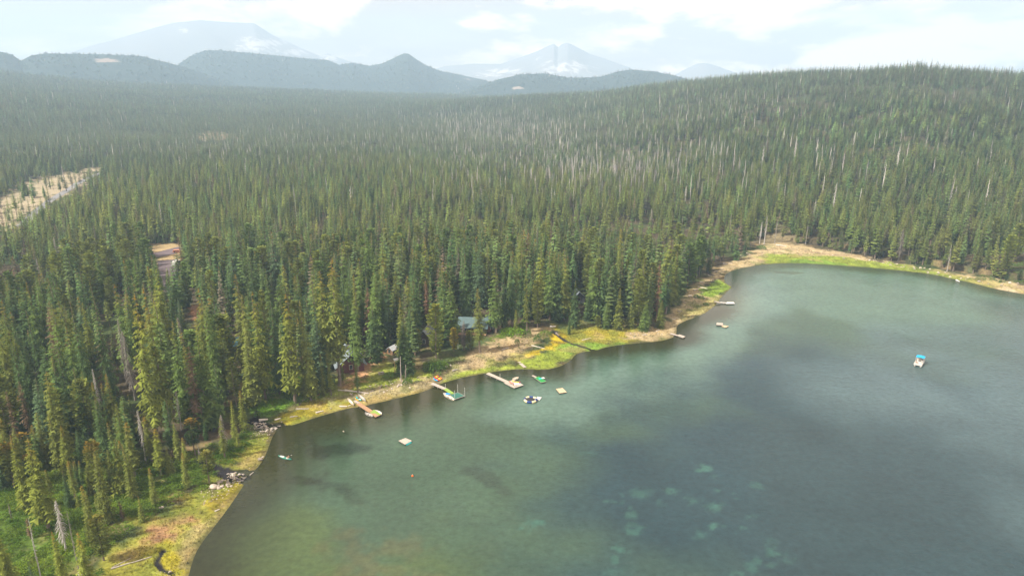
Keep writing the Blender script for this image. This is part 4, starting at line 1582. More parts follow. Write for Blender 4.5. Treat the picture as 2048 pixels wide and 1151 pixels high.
for lod, D in ((1, L1), (2, L2)):
    for kd, lst in D.items():
        for v, meshes in enumerate(lst):
            index[(lod, kd, v)] = len(SRC)
            SRC.append([hold(m) for m in meshes])
nm = {0: 'fir', 1: 'slim', 2: 'pine', 4: 'dead'}
idx = np.zeros(len(S['x']), np.int32)
rv = RNG.random(len(idx))
for lod, nv in ((1, 3), (2, 2)):
    for kk, kd in nm.items():
        for v in range(nv):
            m = (S['lod'] == lod) & (S['kinds'] == kk) & (rv >= v / nv) & (rv < (v + 1) / nv + (v == nv - 1))
            idx[m] = index[(lod, kd, v)]
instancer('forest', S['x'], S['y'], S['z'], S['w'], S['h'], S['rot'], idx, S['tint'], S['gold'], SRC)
print('forest', len(idx))
# ------------------------------------------------------------------ ground cover (uncountable)
def clump(name, seed, n=90, r=1.0, h=.8, leaf=.16):
    rs = random.Random(seed)
    b = TB()
    for i in range(n):
        a = rs.uniform(0, 6.283); q = rs.random() ** .5 * r
        z = h * math.sqrt(max(0, 1 - (q / r) ** 2)) * rs.uniform(.55, 1.08)
        cx, cy = q * math.cos(a), q * math.sin(a)
        s = leaf * rs.uniform(.6, 1.4)
        p = [(cx + rs.uniform(-s, s), cy + rs.uniform(-s, s), max(-.05, z + rs.uniform(-s, s) * .8)) for _ in range(3)]
        b.tri(p, rs.random())
    return b.mesh(name, M_NEEDLE)


def tuft(name, seed, n=16, r=.45, h=.55):
    rs = random.Random(seed)
    b = TB()
    for i in range(n):
        a = rs.uniform(0, 6.283); q = rs.random() * r
        cx, cy = q * math.cos(a), q * math.sin(a)
        w = .05 * rs.uniform(.6, 1.4); hh = h * rs.uniform(.5, 1.2)
        lx, ly = rs.uniform(-.2, .2), rs.uniform(-.2, .2)
        b.tri([(cx - w * math.sin(a), cy + w * math.cos(a), 0), (cx + w * math.sin(a), cy - w * math.cos(a), 0), (cx + lx, cy + ly, hh)], rs.random())
    return b.mesh(name, M_NEEDLE)


def rock_mesh(name, seed, mat):
    rs = random.Random(seed)
    t = (1 + 5 ** .5) / 2
    V = [(-1, t, 0), (1, t, 0), (-1, -t, 0), (1, -t, 0), (0, -1, t), (0, 1, t), (0, -1, -t), (0, 1, -t), (t, 0, -1), (t, 0, 1), (-t, 0, -1), (-t, 0, 1)]
    F = [(0, 11, 5), (0, 5, 1), (0, 1, 7), (0, 7, 10), (0, 10, 11), (1, 5, 9), (5, 11, 4), (11, 10, 2), (10, 7, 6), (7, 1, 8), (3, 9, 4), (3, 4, 2), (3, 2, 6), (3, 6, 8), (3, 8, 9), (4, 9, 5), (2, 4, 11), (6, 2, 10), (8, 6, 7), (9, 8, 1)]
    V = [Vector(v).normalized() for v in V]
    cache = {}
    def midp(a, b_):
        k = (min(a, b_), max(a, b_))
        if k not in cache:
            V.append(((V[a] + V[b_]) / 2).normalized()); cache[k] = len(V) - 1
        return cache[k]
    F2 = []
    for a, b_, c in F:
        x, y, z = midp(a, b_), midp(b_, c), midp(c, a)
        F2 += [(a, x, z), (b_, y, x), (c, z, y), (x, y, z)]
    ax = (rs.uniform(.8, 1.3), rs.uniform(.7, 1.1), rs.uniform(.5, .8))
    ds = [(Vector((rs.gauss(0, 1), rs.gauss(0, 1), rs.gauss(0, 1))).normalized(), rs.uniform(.55, .85)) for _ in range(7)]
    out = []
    for v in V:
        s = 1 + rs.uniform(-.06, .06)
        for d, cut in ds:
            q = v.dot(d)
            if q > cut:
                s *= cut / q
        out.append((v.x * s * ax[0] * .5, v.y * s * ax[1] * .5, v.z * s * ax[2] * .5))
    return add_mesh(name, np.array(out), np.array(F2), mat, link=False)


def mat_stone(name, a, b_):
    m, n = material(name)
    tc = n.n('ShaderNodeTexCoord')
    oi = n.n('ShaderNodeObjectInfo')
    nz = n.noise(3.0, 6, .65, tc.outputs['Object'])
    f = n.math('ADD', n.math('MULTIPLY', nz, .7), n.math('MULTIPLY', oi.outputs['Random'], .45))
    col = n.mix(n.maprange(f, .25, .8), a, b_)
    b = n.n('ShaderNodeBsdfPrincipled')
    n.l(col, b.inputs['Base Color'])
    b.inputs['Roughness'].default_value = .9
    bp = n.n('ShaderNodeBump'); bp.inputs['Strength'].default_value = .5; bp.inputs['Distance'].default_value = .06
    n.l(nz, bp.inputs['Height']); n.l(bp.outputs[0], b.inputs['Normal'])
    o = n.n('ShaderNodeOutputMaterial')
    n.l(b.outputs[0], o.inputs[0])
    return m


M_STONE = mat_stone('shore_stone', (.20, .165, .13), (.52, .45, .37))
M_DARKSTONE = mat_stone('wet_stone', (.05, .045, .045), (.40, .36, .32))
ROCKS = [rock_mesh('boulder', 200 + i, M_STONE) for i in range(5)]
DROCKS = [rock_mesh('boulder', 210 + i, M_DARKSTONE) for i in range(3)]


def area(px_poly, spacing, seed, jitter=.5):
    poly = PP(px_poly)
    xs = [p[0] for p in poly]; ys = [p[1] for p in poly]
    rs = np.random.default_rng(seed)
    a, b = np.meshgrid(np.arange(min(xs), max(xs), spacing), np.arange(min(ys), max(ys), spacing))
    x = a.ravel() + rs.uniform(-jitter, jitter, a.size) * spacing
    y = b.ravel() + rs.uniform(-jitter, jitter, a.size) * spacing
    k = poly_inside(x, y, poly)
    x, y = x[k], y[k]
    sd = shore_sd(x, y)
    k = (sd > .6) & (creek_mask(x, y) < .3)
    return x[k], y[k], sd[k], rs


def cover(name, areas, srcs):
    X, Y, Zs, SX, SZ, T = [], [], [], [], [], []
    for i, (poly, sp, size, colr, keep) in enumerate(areas):
        x, y, sd, rs = area(poly, sp, 4000 + i * 13 + len(name))
        k = rs.random(len(x)) < keep * np.clip(fbm(x, y, 7, 3, 600 + i) * 2.4 - .3, .1, 1)
        x, y, sd = x[k], y[k], sd[k]
        n = len(x)
        if n == 0:
            continue
        if colr is None:
            c = ground_color(x, y, sd, np.hypot(x, y)) * rs.uniform(.75, 1.7, n)[:, None]
        else:
            c = np.array(colr[0]) + (np.array(colr[1]) - np.array(colr[0])) * np.clip(fbm(x, y, 9, 3, 640 + i) * 1.6 - .3 + rs.uniform(-.25, .25, n), 0, 1)[:, None]
            c = c * rs.uniform(.75, 1.3, n)[:, None]
        s = size * rs.uniform(.55, 1.35, n)
        X.append(x); Y.append(y); Zs.append(height(x, y, sd) - .04); SX.append(s); SZ.append(s * rs.uniform(.7, 1.25, n)); T.append(c)
    X, Y, Zs, SX, SZ, T = map(np.concatenate, (X, Y, Zs, SX, SZ, T))
    n = len(X)
    instancer(name, X, Y, Zs, SX, SZ, RNG.uniform(0, 6.28, n), RNG.integers(0, len(srcs), n), T, np.zeros(n), [[hold(m)] for m in srcs])
    print(name, n)


LL = [(-200, 930), (0, 925), (60, 905), (260, 918), (330, 925), (420, 890), (510, 860), (510, 885), (440, 945), (400, 985), (330, 1010), (275, 1055), (220, 1090), (190, 1180), (140, 1300), (-450, 1300), (-450, 950)]
SHRUB = [clump('shrub', 300 + i, 110, 1.0, .75, .17) for i in range(3)]
cover('shrubbery', [
    (LL, 1.15, 1.05, ((.075, .150, .020), (.190, .270, .032)), .95),
    ([(-300, 905), (80, 880), (280, 900), (420, 860), (520, 800), (640, 740), (800, 690), (1000, 640), (1100, 600), (1000, 580), (600, 640), (0, 780), (-300, 830)], 3.2, 1.0, ((.050, .095, .018), (.11, .15, .03)), .6),
    ([(500, 838), (515, 800), (545, 745), (610, 740), (640, 775), (655, 790), (600, 804), (550, 828)], 1.2, 1.15, ((.10, .20, .018), (.19, .30, .03)), .95),
    ([(650, 795), (670, 765), (720, 745), (800, 722), (880, 730), (860, 755), (760, 782), (700, 790)], 2.2, .8, ((.11, .17, .022), (.21, .26, .035)), .6),
    ([(985, 680), (1010, 655), (1060, 640), (1060, 665), (1030, 672)], 1.6, 1.3, ((.13, .24, .02), (.21, .33, .03)), .95),
    ([(990, 700), (1010, 672), (1100, 660), (1110, 680), (1040, 705)], 3.2, .8, ((.07, .12, .03), (.15, .19, .04)), .6),
    ([(1350, 640), (1372, 600), (1430, 550), (1500, 515), (1500, 530), (1430, 575), (1400, 620)], 4.0, .9, ((.07, .13, .025), (.13, .2, .03)), .4),
    ([(1250, 675), (1330, 655), (1345, 668), (1290, 682)], 3.0, .6, ((.10, .16, .03), (.15, .2, .03)), .4),
    ([(1500, 515), (1560, 495), (1850, 540), (1990, 570), (1880, 550), (1600, 512)], 5.0, .7, ((.09, .15, .03), (.2, .22, .04)), .4),
    ([(410, 1005), (470, 960), (480, 975), (440, 1020)], 1.6, .5, ((.13, .15, .02), (.24, .24, .02)), .7),
    ([(1940, 545), (2048, 520), (2200, 560), (2048, 568)], 2.6, 1.3, ((.12, .2, .05), (.18, .26, .06)), .9),
], SHRUB)
TUFTS = [tuft('tuft', 320 + i) for i in range(3)]
cover('grass', [
    ([(300, 1200), (110, 1190), (230, 1075), (330, 1000), (430, 950), (480, 878), (560, 852), (540, 905), (495, 975), (450, 1030), (385, 1190)], .55, .55, None, .9),
    ([(538, 850), (545, 815), (600, 800), (700, 770), (800, 730), (930, 710), (1000, 690), (1110, 655), (1330, 650), (1350, 672), (1200, 705), (1120, 735), (1000, 745), (860, 785), (700, 818), (580, 856)], .62, .55, None, .9),
    ([(1350, 672), (1335, 640), (1380, 580), (1500, 505), (1560, 490), (1900, 540), (2060, 575), (2060, 595), (1900, 560), (1600, 530), (1470, 540), (1470, 575), (1400, 635)], 1.3, .75, None, .7),
], TUFTS)
cover('rubble', [
    ([(400, 1000), (430, 960), (470, 935), (495, 945), (490, 975), (455, 985)], .62, .34, ((.3, .3, .3), (.5, .5, .5)), 1.0),
    ([(495, 870), (505, 845), (550, 848), (565, 860), (540, 872)], .62, .38, ((.3, .3, .3), (.5, .5, .5)), 1.0),
    ([(540, 900), (500, 950), (440, 1030), (390, 1100), (370, 1170), (340, 1170), (400, 1050), (470, 980), (520, 900)], 1.3, .26, ((.3, .3, .3), (.5, .5, .5)), .7),
    ([(640, 795), (760, 765), (870, 750), (930, 715), (1000, 675), (1100, 655), (1060, 700), (900, 765), (840, 785), (700, 805)], 1.15, .36, ((.3, .3, .3), (.5, .5, .5)), .8),
    ([(1240, 680), (1270, 660), (1335, 650), (1360, 605), (1440, 540), (1500, 510), (1530, 520), (1450, 545), (1400, 590), (1440, 602), (1360, 645), (1350, 672)], 1.25, .42, ((.3, .3, .3), (.5, .5, .5)), .75),
    ([(1500, 510), (1560, 488), (1700, 503), (1900, 540), (2060, 572), (2060, 592), (1900, 553), (1650, 510)], 1.9, .55, ((.3, .3, .3), (.5, .5, .5)), .6),
    ([(395, 985), (440, 950), (500, 935), (495, 955), (460, 990), (405, 1010)], .9, .5, ((.3, .3, .3), (.5, .5, .5)), .9),
    ([(490, 885), (510, 850), (560, 835), (580, 850), (540, 880)], .9, .45, ((.3, .3, .3), (.5, .5, .5)), .8),
    ([(310, 1140), (350, 1130), (365, 1160), (320, 1165)], .5, .3, ((.3, .3, .3), (.5, .5, .5)), 1.0),
], ROCKS[:3])


# ------------------------------------------------------------------ mesh builder for made things
class MB:
    def __init__(self):
        self.v, self.f, self.m = [], [], []

    def quadprism(self, c, z0, z1, mi=0):
        i = len(self.v)
        self.v += [(p[0], p[1], z0) for p in c] + [(p[0], p[1], z1) for p in c]
        n = len(c)
        self.f += [tuple(i + k for k in reversed(range(n))), tuple(i + n + k for k in range(n))]
        self.f += [(i + k, i + (k + 1) % n, i + n + (k + 1) % n, i + n + k) for k in range(n)]
        self.m += [mi] * (n + 2)
        return self

    def box(self, x0, y0, z0, x1, y1, z1, mi=0):
        return self.quadprism([(x0, y0), (x1, y0), (x1, y1), (x0, y1)], z0, z1, mi)

    def tube(self, p0, p1, r0, r1=None, n=6, mi=0):
        r1 = r0 if r1 is None else r1
        p0, p1 = Vector(p0), Vector(p1)
        d = (p1 - p0).normalized()
        a = d.orthogonal().normalized(); b = d.cross(a)
        i = len(self.v)
        for p, r in ((p0, r0), (p1, r1)):
            for k in range(n):
                t = 6.28318 * k / n
                q = p + a * r * math.cos(t) + b * r * math.sin(t)
                self.v.append(tuple(q))
        self.f += [(i + k, i + (k + 1) % n, i + n + (k + 1) % n, i + n + k) for k in range(n)]
        self.f += [tuple(i + k for k in reversed(range(n))), tuple(i + n + k for k in range(n))]
        self.m += [mi] * (n + 2)
        return self

    def loft(self, rings, mi=0, caps=True, closed=True):
        i = len(self.v); n = len(rings[0])
        for r in rings:
            self.v += [tuple(p) for p in r]
        for j in range(len(rings) - 1):
            for k in range(n if closed else n - 1):
                a, b = i + j * n + k, i + j * n + (k + 1) % n
                self.f.append((a, b, b + n, a + n)); self.m.append(mi)
        if caps:
            self.f.append(tuple(i + k for k in reversed(range(n)))); self.m.append(mi)
            self.f.append(tuple(i + (len(rings) - 1) * n + k for k in range(n))); self.m.append(mi)
        return self

    def build(self, name, mats, parent=None, smooth=False, loc=None, rotz=0):
        mats = mats if isinstance(mats, (list, tuple)) else [mats]
        o = add_mesh(name, np.array(self.v), self.f, mats, smooth=smooth, mat_idx=self.m if len(mats) > 1 else None)
        if parent:
            o.parent = parent
        if loc is not None:
            o.location = loc; o.rotation_euler = (0, 0, rotz)
        return o


def thing(name, label, cat, loc, rotz=0, group=None):
    o = bpy.data.objects.new(name, None)
    o.empty_display_size = .5
    COL.objects.link(o)
    o.location = loc
    o.rotation_euler = (0, 0, rotz)
    tag(o, label, cat, group)
    return o


class Fr:
    """a local frame: origin and heading, taking points seen in the photograph to local metres"""
    def __init__(self, o, toward):
        self.o = Vector((o[0], o[1], 0)); d = Vector((toward[0] - o[0], toward[1] - o[1]))
        self.a = math.atan2(d.y, d.x); self.len = d.length

    def loc(self, p):
        d = Vector((p[0], p[1], 0)) - self.o
        c, s = math.cos(-self.a), math.sin(-self.a)
        return (d.x * c - d.y * s, d.x * s + d.y * c)


W_GREY = mat_planks('grey_planks', (.46, .40, .35))
W_BROWN = mat_planks('brown_planks', (.42, .25, .14))
W_TAN = mat_planks('tan_planks', (.58, .45, .29), .3)
W_PALE = mat_planks('pale_planks', (.47, .41, .35))
TURF_L = mat_simple('light_turf', (.22, .34, .06), .95)
TURF_G = mat_simple('green_turf', (.03, .26, .06), .95)
TURF_D = mat_simple('dark_turf', (.04, .14, .11), .95)
METAL = mat_simple('pale_metal', (.55, .55, .55), .5)
WHITE = mat_simple('white_plastic', (.58, .57, .54), .5)
GREYP = mat_simple('grey_aluminium', (.42, .40, .37), .5)
ORANGE = mat_simple('orange_plastic', (.80, .16, .02), .45)
YELLOW = mat_simple('yellow_plastic', (.85, .50, .04), .45)
BLUE = mat_simple('blue_plastic', (.02, .22, .60), .45)
TEAL = mat_simple('teal_plastic', (.03, .42, .42), .45)
NAVY = mat_simple('navy_vinyl', (.012, .045, .20), .45)
CREAM = mat_simple('cream_vinyl', (.78, .66, .38), .45)
BLACK = mat_simple('black_mesh', (.03, .03, .035), .8)
DARKIN = mat_simple('dark_interior', (.05, .045, .04), .8)
BEIGE = mat_simple('beige_hull', (.62, .54, .44), .6)
SKYB = mat_simple('bright_blue_canvas', (.01, .36, .72), .7)
SKIN = mat_simple('skin', (.50, .28, .19), .6)
HAIR = mat_simple('dark_hair', (.05, .03, .02), .7)
TOWEL = mat_simple('lilac_towel', (.66, .56, .72), .9)


def platform(root, fr, px4, z0=.05, z1=.45, mat=None, name='platform', skirt=True):
    c = [fr.loc(flat(*p, z1)) for p in px4]
    # counter-clockwise
    ar = sum(c[i][0] * c[(i + 1) % 4][1] - c[(i + 1) % 4][0] * c[i][1] for i in range(4))
    if ar < 0:
        c = c[::-1]
    MB().quadprism(c, z1 - .12, z1).build(name, mat, root)
    if skirt:
        cx = sum(p[0] for p in c) / 4; cy = sum(p[1] for p in c) / 4
        ci = [(cx + (p[0] - cx) * .93, cy + (p[1] - cy) * .93) for p in c]
        MB().quadprism(ci, z0 - .2, z1 - .12).build('float', DARKIN, root)
    return c


def walkway(root, fr, a, b, width, mat, z0, z1, name='walkway', legs=2):
    A = fr.loc(flat(*a, z0)); B = fr.loc(flat(*b, z1))
    d = Vector((B[0] - A[0], B[1] - A[1])); L = d.length; d.normalize(); n = Vector((-d.y, d.x)) * width / 2
    m = MB()
    rings = []
    for (p, z) in ((A, z0), (B, z1)):
        rings.append([(p[0] + n.x, p[1] + n.y, z), (p[0] - n.x, p[1] - n.y, z), (p[0] - n.x, p[1] - n.y, z - .14), (p[0] + n.x, p[1] + n.y, z - .14)])
    m.loft(rings)
    m.build(name, mat, root)
    for k in range(legs):
        t = (k + .6) / (legs + .2)
        for s in (-1, 1):
            q = (A[0] + d.x * L * t + n.x * s * .8, A[1] + d.y * L * t + n.y * s * .8)
            MB().tube((q[0], q[1], -.6), (q[0], q[1], z0 + (z1 - z0) * t - .1), .07).build('post', W_GREY, root)


def dock(label, a, b, px4, width=1.3, wmat=W_GREY, pmat=W_GREY, z0=.9, legs=2):
    o = flat(*a, z0); t = flat(*b, .45)
    fr = Fr(o, t)
    root = thing('dock', label, 'dock', (o[0], o[1], 0), fr.a)
    walkway(root, fr, a, b, width, wmat, z0, .5, legs=legs)
    c = platform(root, fr, px4, mat=pmat)
    return root, fr, c


def inset(c, k, z0, z1, mat, name, root):
    cx = sum(p[0] for p in c) / len(c); cy = sum(p[1] for p in c) / len(c)
    MB().quadprism([(cx + (p[0] - cx) * k, cy + (p[1] - cy) * k) for p in c], z0, z1).build(name, mat, root)


# dock with brown boards and a green carpet
root, fr, c = dock('brown board dock with green carpet, in front of the yellow meadow', (716, 805.5), (742, 822.5), [(737, 822.5), (748.5, 818.5), (763, 828), (751, 833.5)], 1.4, W_BROWN, W_BROWN)
cc = [fr.loc(flat(*p, .46)) for p in ((738, 822.2), (748.5, 818.8), (762.3, 827.6), (757, 829.6), (749.5, 825.2), (744.5, 825.9))]
cc = cc if sum(cc[i][0] * cc[(i + 1) % 6][1] - cc[(i + 1) % 6][0] * cc[i][1] for i in range(6)) > 0 else cc[::-1]
MB().quadprism(cc, .452, .475).build('carpet', TURF_L, root)
walkway(root, fr, (709, 800.5), (718, 805.5), .9, W_GREY, 1.0, .93, 'ramp', 0)
# dock with a dark green platform and tall poles
root, fr, c = dock('long dock with dark green platform and three tall poles', (863.5, 765.5), (891, 777), [(899.5, 789.7), (915.6, 783.5), (930, 791), (909.8, 797.8)], 1.3, W_GREY, W_PALE, legs=3)
inset(c, .93, .452, .475, TURF_D, 'carpet', root)
walkway(root, fr, (890.5, 776.7), (905, 786.5), 1.3, TURF_L, .56, .50, 'turf_walkway', 1)
for (a, b, h) in ((915.6, 783.5, 2.6), (929.7, 790.8, 2.7), (909.5, 794.5, 2.3), (891, 776.5, 1.6)):
    q = fr.loc(flat(a, b, .45))
    MB().tube((q[0], q[1], -.3), (q[0], q[1], .45 + h), .06).build('pole', METAL, root)
# dock with a wide square platform
rootC, frC, cC = dock('long grey dock with square platform where people sit', (975, 745.5), (1018, 764.5), [(1008.3, 765.3), (1027, 758.2), (1047, 769.2), (1028.3, 775.3)], 1.4, W_PALE, W_PALE, legs=3)
for (a, b, h) in ((1000, 753, 1.2),):
    q = frC.loc(flat(a, b, .45))
    MB().tube((q[0], q[1], -.3), (q[0], q[1], .45 + h), .05).build('pole', METAL, rootC)
# small docks further along
root, fr, c = dock('short weathered dock at the sandy point', (1341, 666), (1355, 670), [(1353, 670.2), (1359, 668), (1371, 672.3), (1366, 675)], 1.0, W_GREY, W_PALE, z0=.6, legs=1)
root, fr, c = dock('white dock below the narrow beach, with thin gangway', (1441, 604), (1453, 605), [(1452, 607), (1454, 603.2), (1467, 603.2), (1469.5, 606.8)], .9, WHITE, WHITE, z0=.6, legs=1)
walkway(root, fr, (1428, 602), (1441, 604.6), 1.2, W_PALE, 1.0, .65, 'ramp', 0)


def swim_float(name, label, cat, px4, mat, z1=.42, group=None, side=None):
    o = flat(*px4[0], z1); t = flat(*px4[1], z1)
    fr = Fr(o, t)
    root = thing(name, label, cat, (o[0], o[1], 0), fr.a, group)
    c = platform(root, fr, px4, z1=z1, mat=mat, name='deck')
    return root, fr, c


root, fr, c = swim_float('swim_float', 'bright green swim float with a ladder', 'swim float', [(1068.6, 754.3), (1078, 752), (1093, 762), (1082.6, 764.5)], W_PALE)
inset(c, .96, .422, .445, TURF_G, 'carpet', root)
walkway(root, fr, (1064.5, 750), (1073, 753.6), .7, W_GREY, .75, .5, 'ladder', 0)
t = thing('towel', 'teal and white towel spread on the green float', 'towel', Vector((*flat(1083, 756, .46), .448)), .5)
MB().box(-1.0, -.5, 0, .1, .5, .03).build('teal_half', TEAL, t)
MB().box(.1, -.5, 0, 1.1, .5, .032).build('white_half', WHITE, t)
swim_float('swim_float', 'plain tan square swim float, farthest out near the trampoline', 'swim float', [(1111.8, 777), (1125, 775), (1133.5, 783.5), (1119, 785.6)], W_TAN)
root, fr, c = swim_float('raft', 'weathered board raft alone off the creek mouths', 'raft', [(797, 880.3), (811, 875), (824, 880.5), (810, 887.8)], W_PALE)
for k in (0, 2):
    a = Vector(c[k]); b = Vector(c[(k + 1) % 4])
    MB().tube((*(a * .85 + b * .15), .02), (*(a * .15 + b * .85), .02), .28, n=8).build('barrel', TEAL, root)
swim_float('swim_float', 'pale swim float off the sandy point, nearer the shore', 'swim float', [(1432.5, 649), (1433.5, 644.5), (1446, 645.5), (1446, 650)], W_PALE, .6)
swim_float('swim_float', 'low weathered swim float tied beside the pale one', 'swim float', [(1443, 652.3), (1446, 649.5), (1457.5, 651.5), (1452, 654.5)], W_TAN, .35)
# floating mat
root, fr, c = swim_float('floating_mat', 'white square floating mat beside the water trampoline', 'floating mat', [(1071, 796.8), (1075, 792.3), (1083.3, 793.5), (1079, 799.5)], WHITE, .22)
# board washed on the marsh shore
o = flat(1037.5, 725); t_ = flat(1050, 736)
fr = Fr(o, t_)
g = P(1044, 731)
b = thing('gangplank', 'old pale gangplank left on the marsh edge', 'gangplank', (o[0], o[1], g.z + .1), fr.a)
MB().box(fr.len * .28, -.55, 0, fr.len, .55, .12).build('board', W_PALE, b)
MB().box(0, -.4, 0, fr.len * .18, .45, .14).build('board', W_PALE, b)


# water trampoline
cx, cy = flat(1061, 799, .3)
R = 1.75 * 1.0
tr = thing('water_trampoline', 'round inflatable trampoline with navy and cream segments', 'water trampoline', (cx, cy, 0), .2)
for k in range(8):
    m = MB(); rings = []
    for s in range(7):
        a = 6.28318 * (k + s / 6) / 8
        rings.append([((R + .36 * math.cos(q)) * math.cos(a), (R + .36 * math.cos(q)) * math.sin(a), .34 + .36 * math.sin(q)) for q in np.linspace(0, 6.28318, 11)[:-1]])
    m.loft(rings)
    m.build('tube_segment', NAVY if k % 2 else CREAM, tr, smooth=True)
MB().quadprism([((R - .3) * math.cos(a), (R - .3) * math.sin(a)) for a in np.linspace(0, 6.28318, 25)[:-1]], .38, .42).build('bounce_bed', BLACK, tr)


# ------------------------------------------------------------------ boats
def hull_sections(L, W, D, n=9, stern=.8, sheer=.12, pointed=True):
    S_ = []
    for i in range(n):
        t = i / (n - 1)
        w = W / 2 * (stern + (1 - stern) * math.sin(min(1, t / .45) * math.pi / 2)) if t < .45 else W / 2 * math.cos((t - .45) / .55 * math.pi / 2) ** .75
        if not pointed:
            w = W / 2 * (1 if t < .7 else (1 - ((t - .7) / .3) ** 2 * .55))
        w = max(w, .03)
        S_.append((L * (t - .5), w, D * (1 + sheer * (2 * t - 1) ** 2 * 2)))
    return S_


def rowboat(label, a, b, W, mat, z=0.0, cat='rowboat', cover=None, double=False, seats=2, group=None, name='rowboat', D=.48, ground=False):
    """A = stern, B = bow (pixels)"""
    zz = z
    if ground:
        zz = P((a[0] + b[0]) / 2, (a[1] + b[1]) / 2).z + .05
    A = Vector(flat(*a, zz + .3)); B = Vector(flat(*b, zz + .3))
    L = (B - A).length; c = (A + B) / 2
    root = thing(name, label, cat, (c.x, c.y, zz - (0 if ground else .12)), math.atan2(B.y - A.y, B.x - A.x), group)
    S_ = hull_sections(L, W, D, stern=.04 if double else .8)
    if double:
        S_ = [(x, max(.03, W / 2 * math.sin(math.pi * (i / 8)) ** .7), h) for i, (x, w, h) in enumerate(S_)]
    rings = []
    for x, w, h in S_:
        th = min(.06, w * .4)
        rings.append([(x, -w, h), (x, -w * .72, h * .35), (x, -w * .3, 0), (x, w * .3, 0), (x, w * .72, h * .35), (x, w, h),
                      (x, w - th, h), (x, (w - th) * .7, h * .35 + .05), (x, 0, .06), (x, -(w - th) * .7, h * .35 + .05), (x, -(w - th), h)])
    MB().loft(rings).build('hull', mat, root)
    for k in range(seats):
        x = L * (-.25 + .35 * k)
        MB().box(x - .14, -W * .42, D * .62, x + .14, W * .42, D * .70).build('bench', W_PALE if cover is None else mat, root)
    if cover:
        rr = []
        for x, w, h in S_[:6]:
            rr.append([(x, -w * .96, h + .02), (x, 0, h + .16), (x, w * .96, h + .02), (x, 0, h - .02)])
        MB().loft(rr).build('cover', cover, root)
    return root


def kayak(label, a, b, mat, W=.75, z=0.0, ground=False, group=None, name='kayak', rim=DARKIN, deck=None, cat='kayak', ncock=1):
    zz = z
    if ground:
        zz = P((a[0] + b[0]) / 2, (a[1] + b[1]) / 2).z + .08
    A = Vector(flat(*a, zz + .25)); B = Vector(flat(*b, zz + .25))
    L = (B - A).length; c = (A + B) / 2
    root = thing(name, label, cat, (c.x, c.y, zz - (0 if ground else .08)), math.atan2(B.y - A.y, B.x - A.x), group)
    rings = []
    for i in range(11):
        t = i / 10
        w = max(.02, W / 2 * math.sin(math.pi * t) ** .75); h = .30 + .16 * (2 * t - 1) ** 4
        rings.append([(L * (t - .5), w * math.cos(q), h * .5 + (h * .5 if math.sin(q) > 0 else h * .42) * math.sin(q)) for q in np.linspace(0, 6.28318, 13)[:-1]])
    MB().loft(rings).build('hull', mat, root, smooth=True)
    for k in range(ncock):
        x0 = -.1 if ncock == 1 else (-L * .2 + k * L * .36)
        MB().quadprism([(x0 + .48 * math.cos(q), W * .33 * math.sin(q)) for q in np.linspace(0, 6.28318, 13)[:-1]], .22, .335).build('cockpit', rim, root)
    if deck:
        MB().quadprism([(L * .22 + L * .2 * math.cos(q), W * .30 * math.sin(q)) for q in np.linspace(0, 6.28318, 13)[:-1]], .20, .325).build('deck_panel', deck, root)
    return root


rowboat('white rowboat moored on the lake side of the green-carpeted dock', (750, 820), (763.5, 828), 1.35, WHITE, double=True, seats=1)
rowboat('grey flat rowboat moored at the near side of the brown dock', (743.5, 831), (730, 824.8), 1.15, GREYP, seats=2)
rowboat('grey aluminium rowboat tied along the dark green platform', (906.5, 798.3), (888, 788.3), 1.35, BEIGE, seats=2)
rowboat('small rowboat with bright blue cover behind the aluminium one', (900.5, 788.2), (886.5, 786), 1.3, WHITE, cover=BLUE, seats=0)
rowboat('pale inflatable dinghy tied behind the square platform', (1027, 758.3), (1036.5, 753.8), 1.5, BEIGE, seats=1, cat='dinghy', name='dinghy')
rowboat('beige canoe lying on the yellow meadow, left of the brown dock', (707, 809), (695, 796.5), .95, BEIGE, ground=True, double=True, cat='canoe', name='canoe', seats=1, D=.4)
rowboat('grey canoe lying on the grass above the brown dock', (731, 801), (716.5, 788.5), .9, GREYP, ground=True, double=True, cat='canoe', name='canoe', seats=1, D=.4)
kayak('teal kayak lying beside the grey canoe', (712, 793), (722.5, 799.5), TEAL, ground=True, W=.85, deck=WHITE)
kayak('small yellow kayak half hidden below the teal one', (710.5, 795.5), (717, 799.5), YELLOW, ground=True, W=.5)
kayak('orange kayak lying at the forest edge above the yellow meadow', (630.5, 792.5), (641, 785), ORANGE, ground=True)
kayak('orange kayak, uppermost of the four on the beach', (874, 750.5), (884, 757), ORANGE, ground=True, W=.8, group='kayaks pulled up on the beach')
kayak('yellow kayak between the two orange ones on the beach', (871.5, 751.5), (881.5, 758.3), YELLOW, ground=True, W=.8, group='kayaks pulled up on the beach')
kayak('red-orange kayak below the yellow one on the beach', (869, 752.8), (879, 759.8), mat_simple('red_plastic', (.75, .07, .02), .45), ground=True, W=.8, group='kayaks pulled up on the beach')
kayak('blue kayak, lowest of the four on the beach', (867, 755.6), (875.5, 760.4), mat_simple('azure_plastic', (.02, .36, .75), .45), ground=True, W=.85, group='kayaks pulled up on the beach')
kayak('long yellow kayak lying on the square platform', (1024.5, 760.3), (1038, 763.6), YELLOW, z=.55, W=.7)
kayak('lime canoe at the forest edge behind the marsh', (1147, 600), (1158, 600.5), TURF_L, ground=True, W=.9, cat='canoe', name='canoe')
kayak('orange canoe under the window of the green-roofed cabin', (946, 657.5), (954, 657.0), mat_simple('tan_orange', (.80, .30, .04), .5), ground=True, W=.9, cat='canoe', name='canoe')
kayak('white canoe beside the right end of the green-roofed cabin', (976.5, 661), (982, 656.5), WHITE, ground=True, W=.9, cat='canoe', name='canoe')
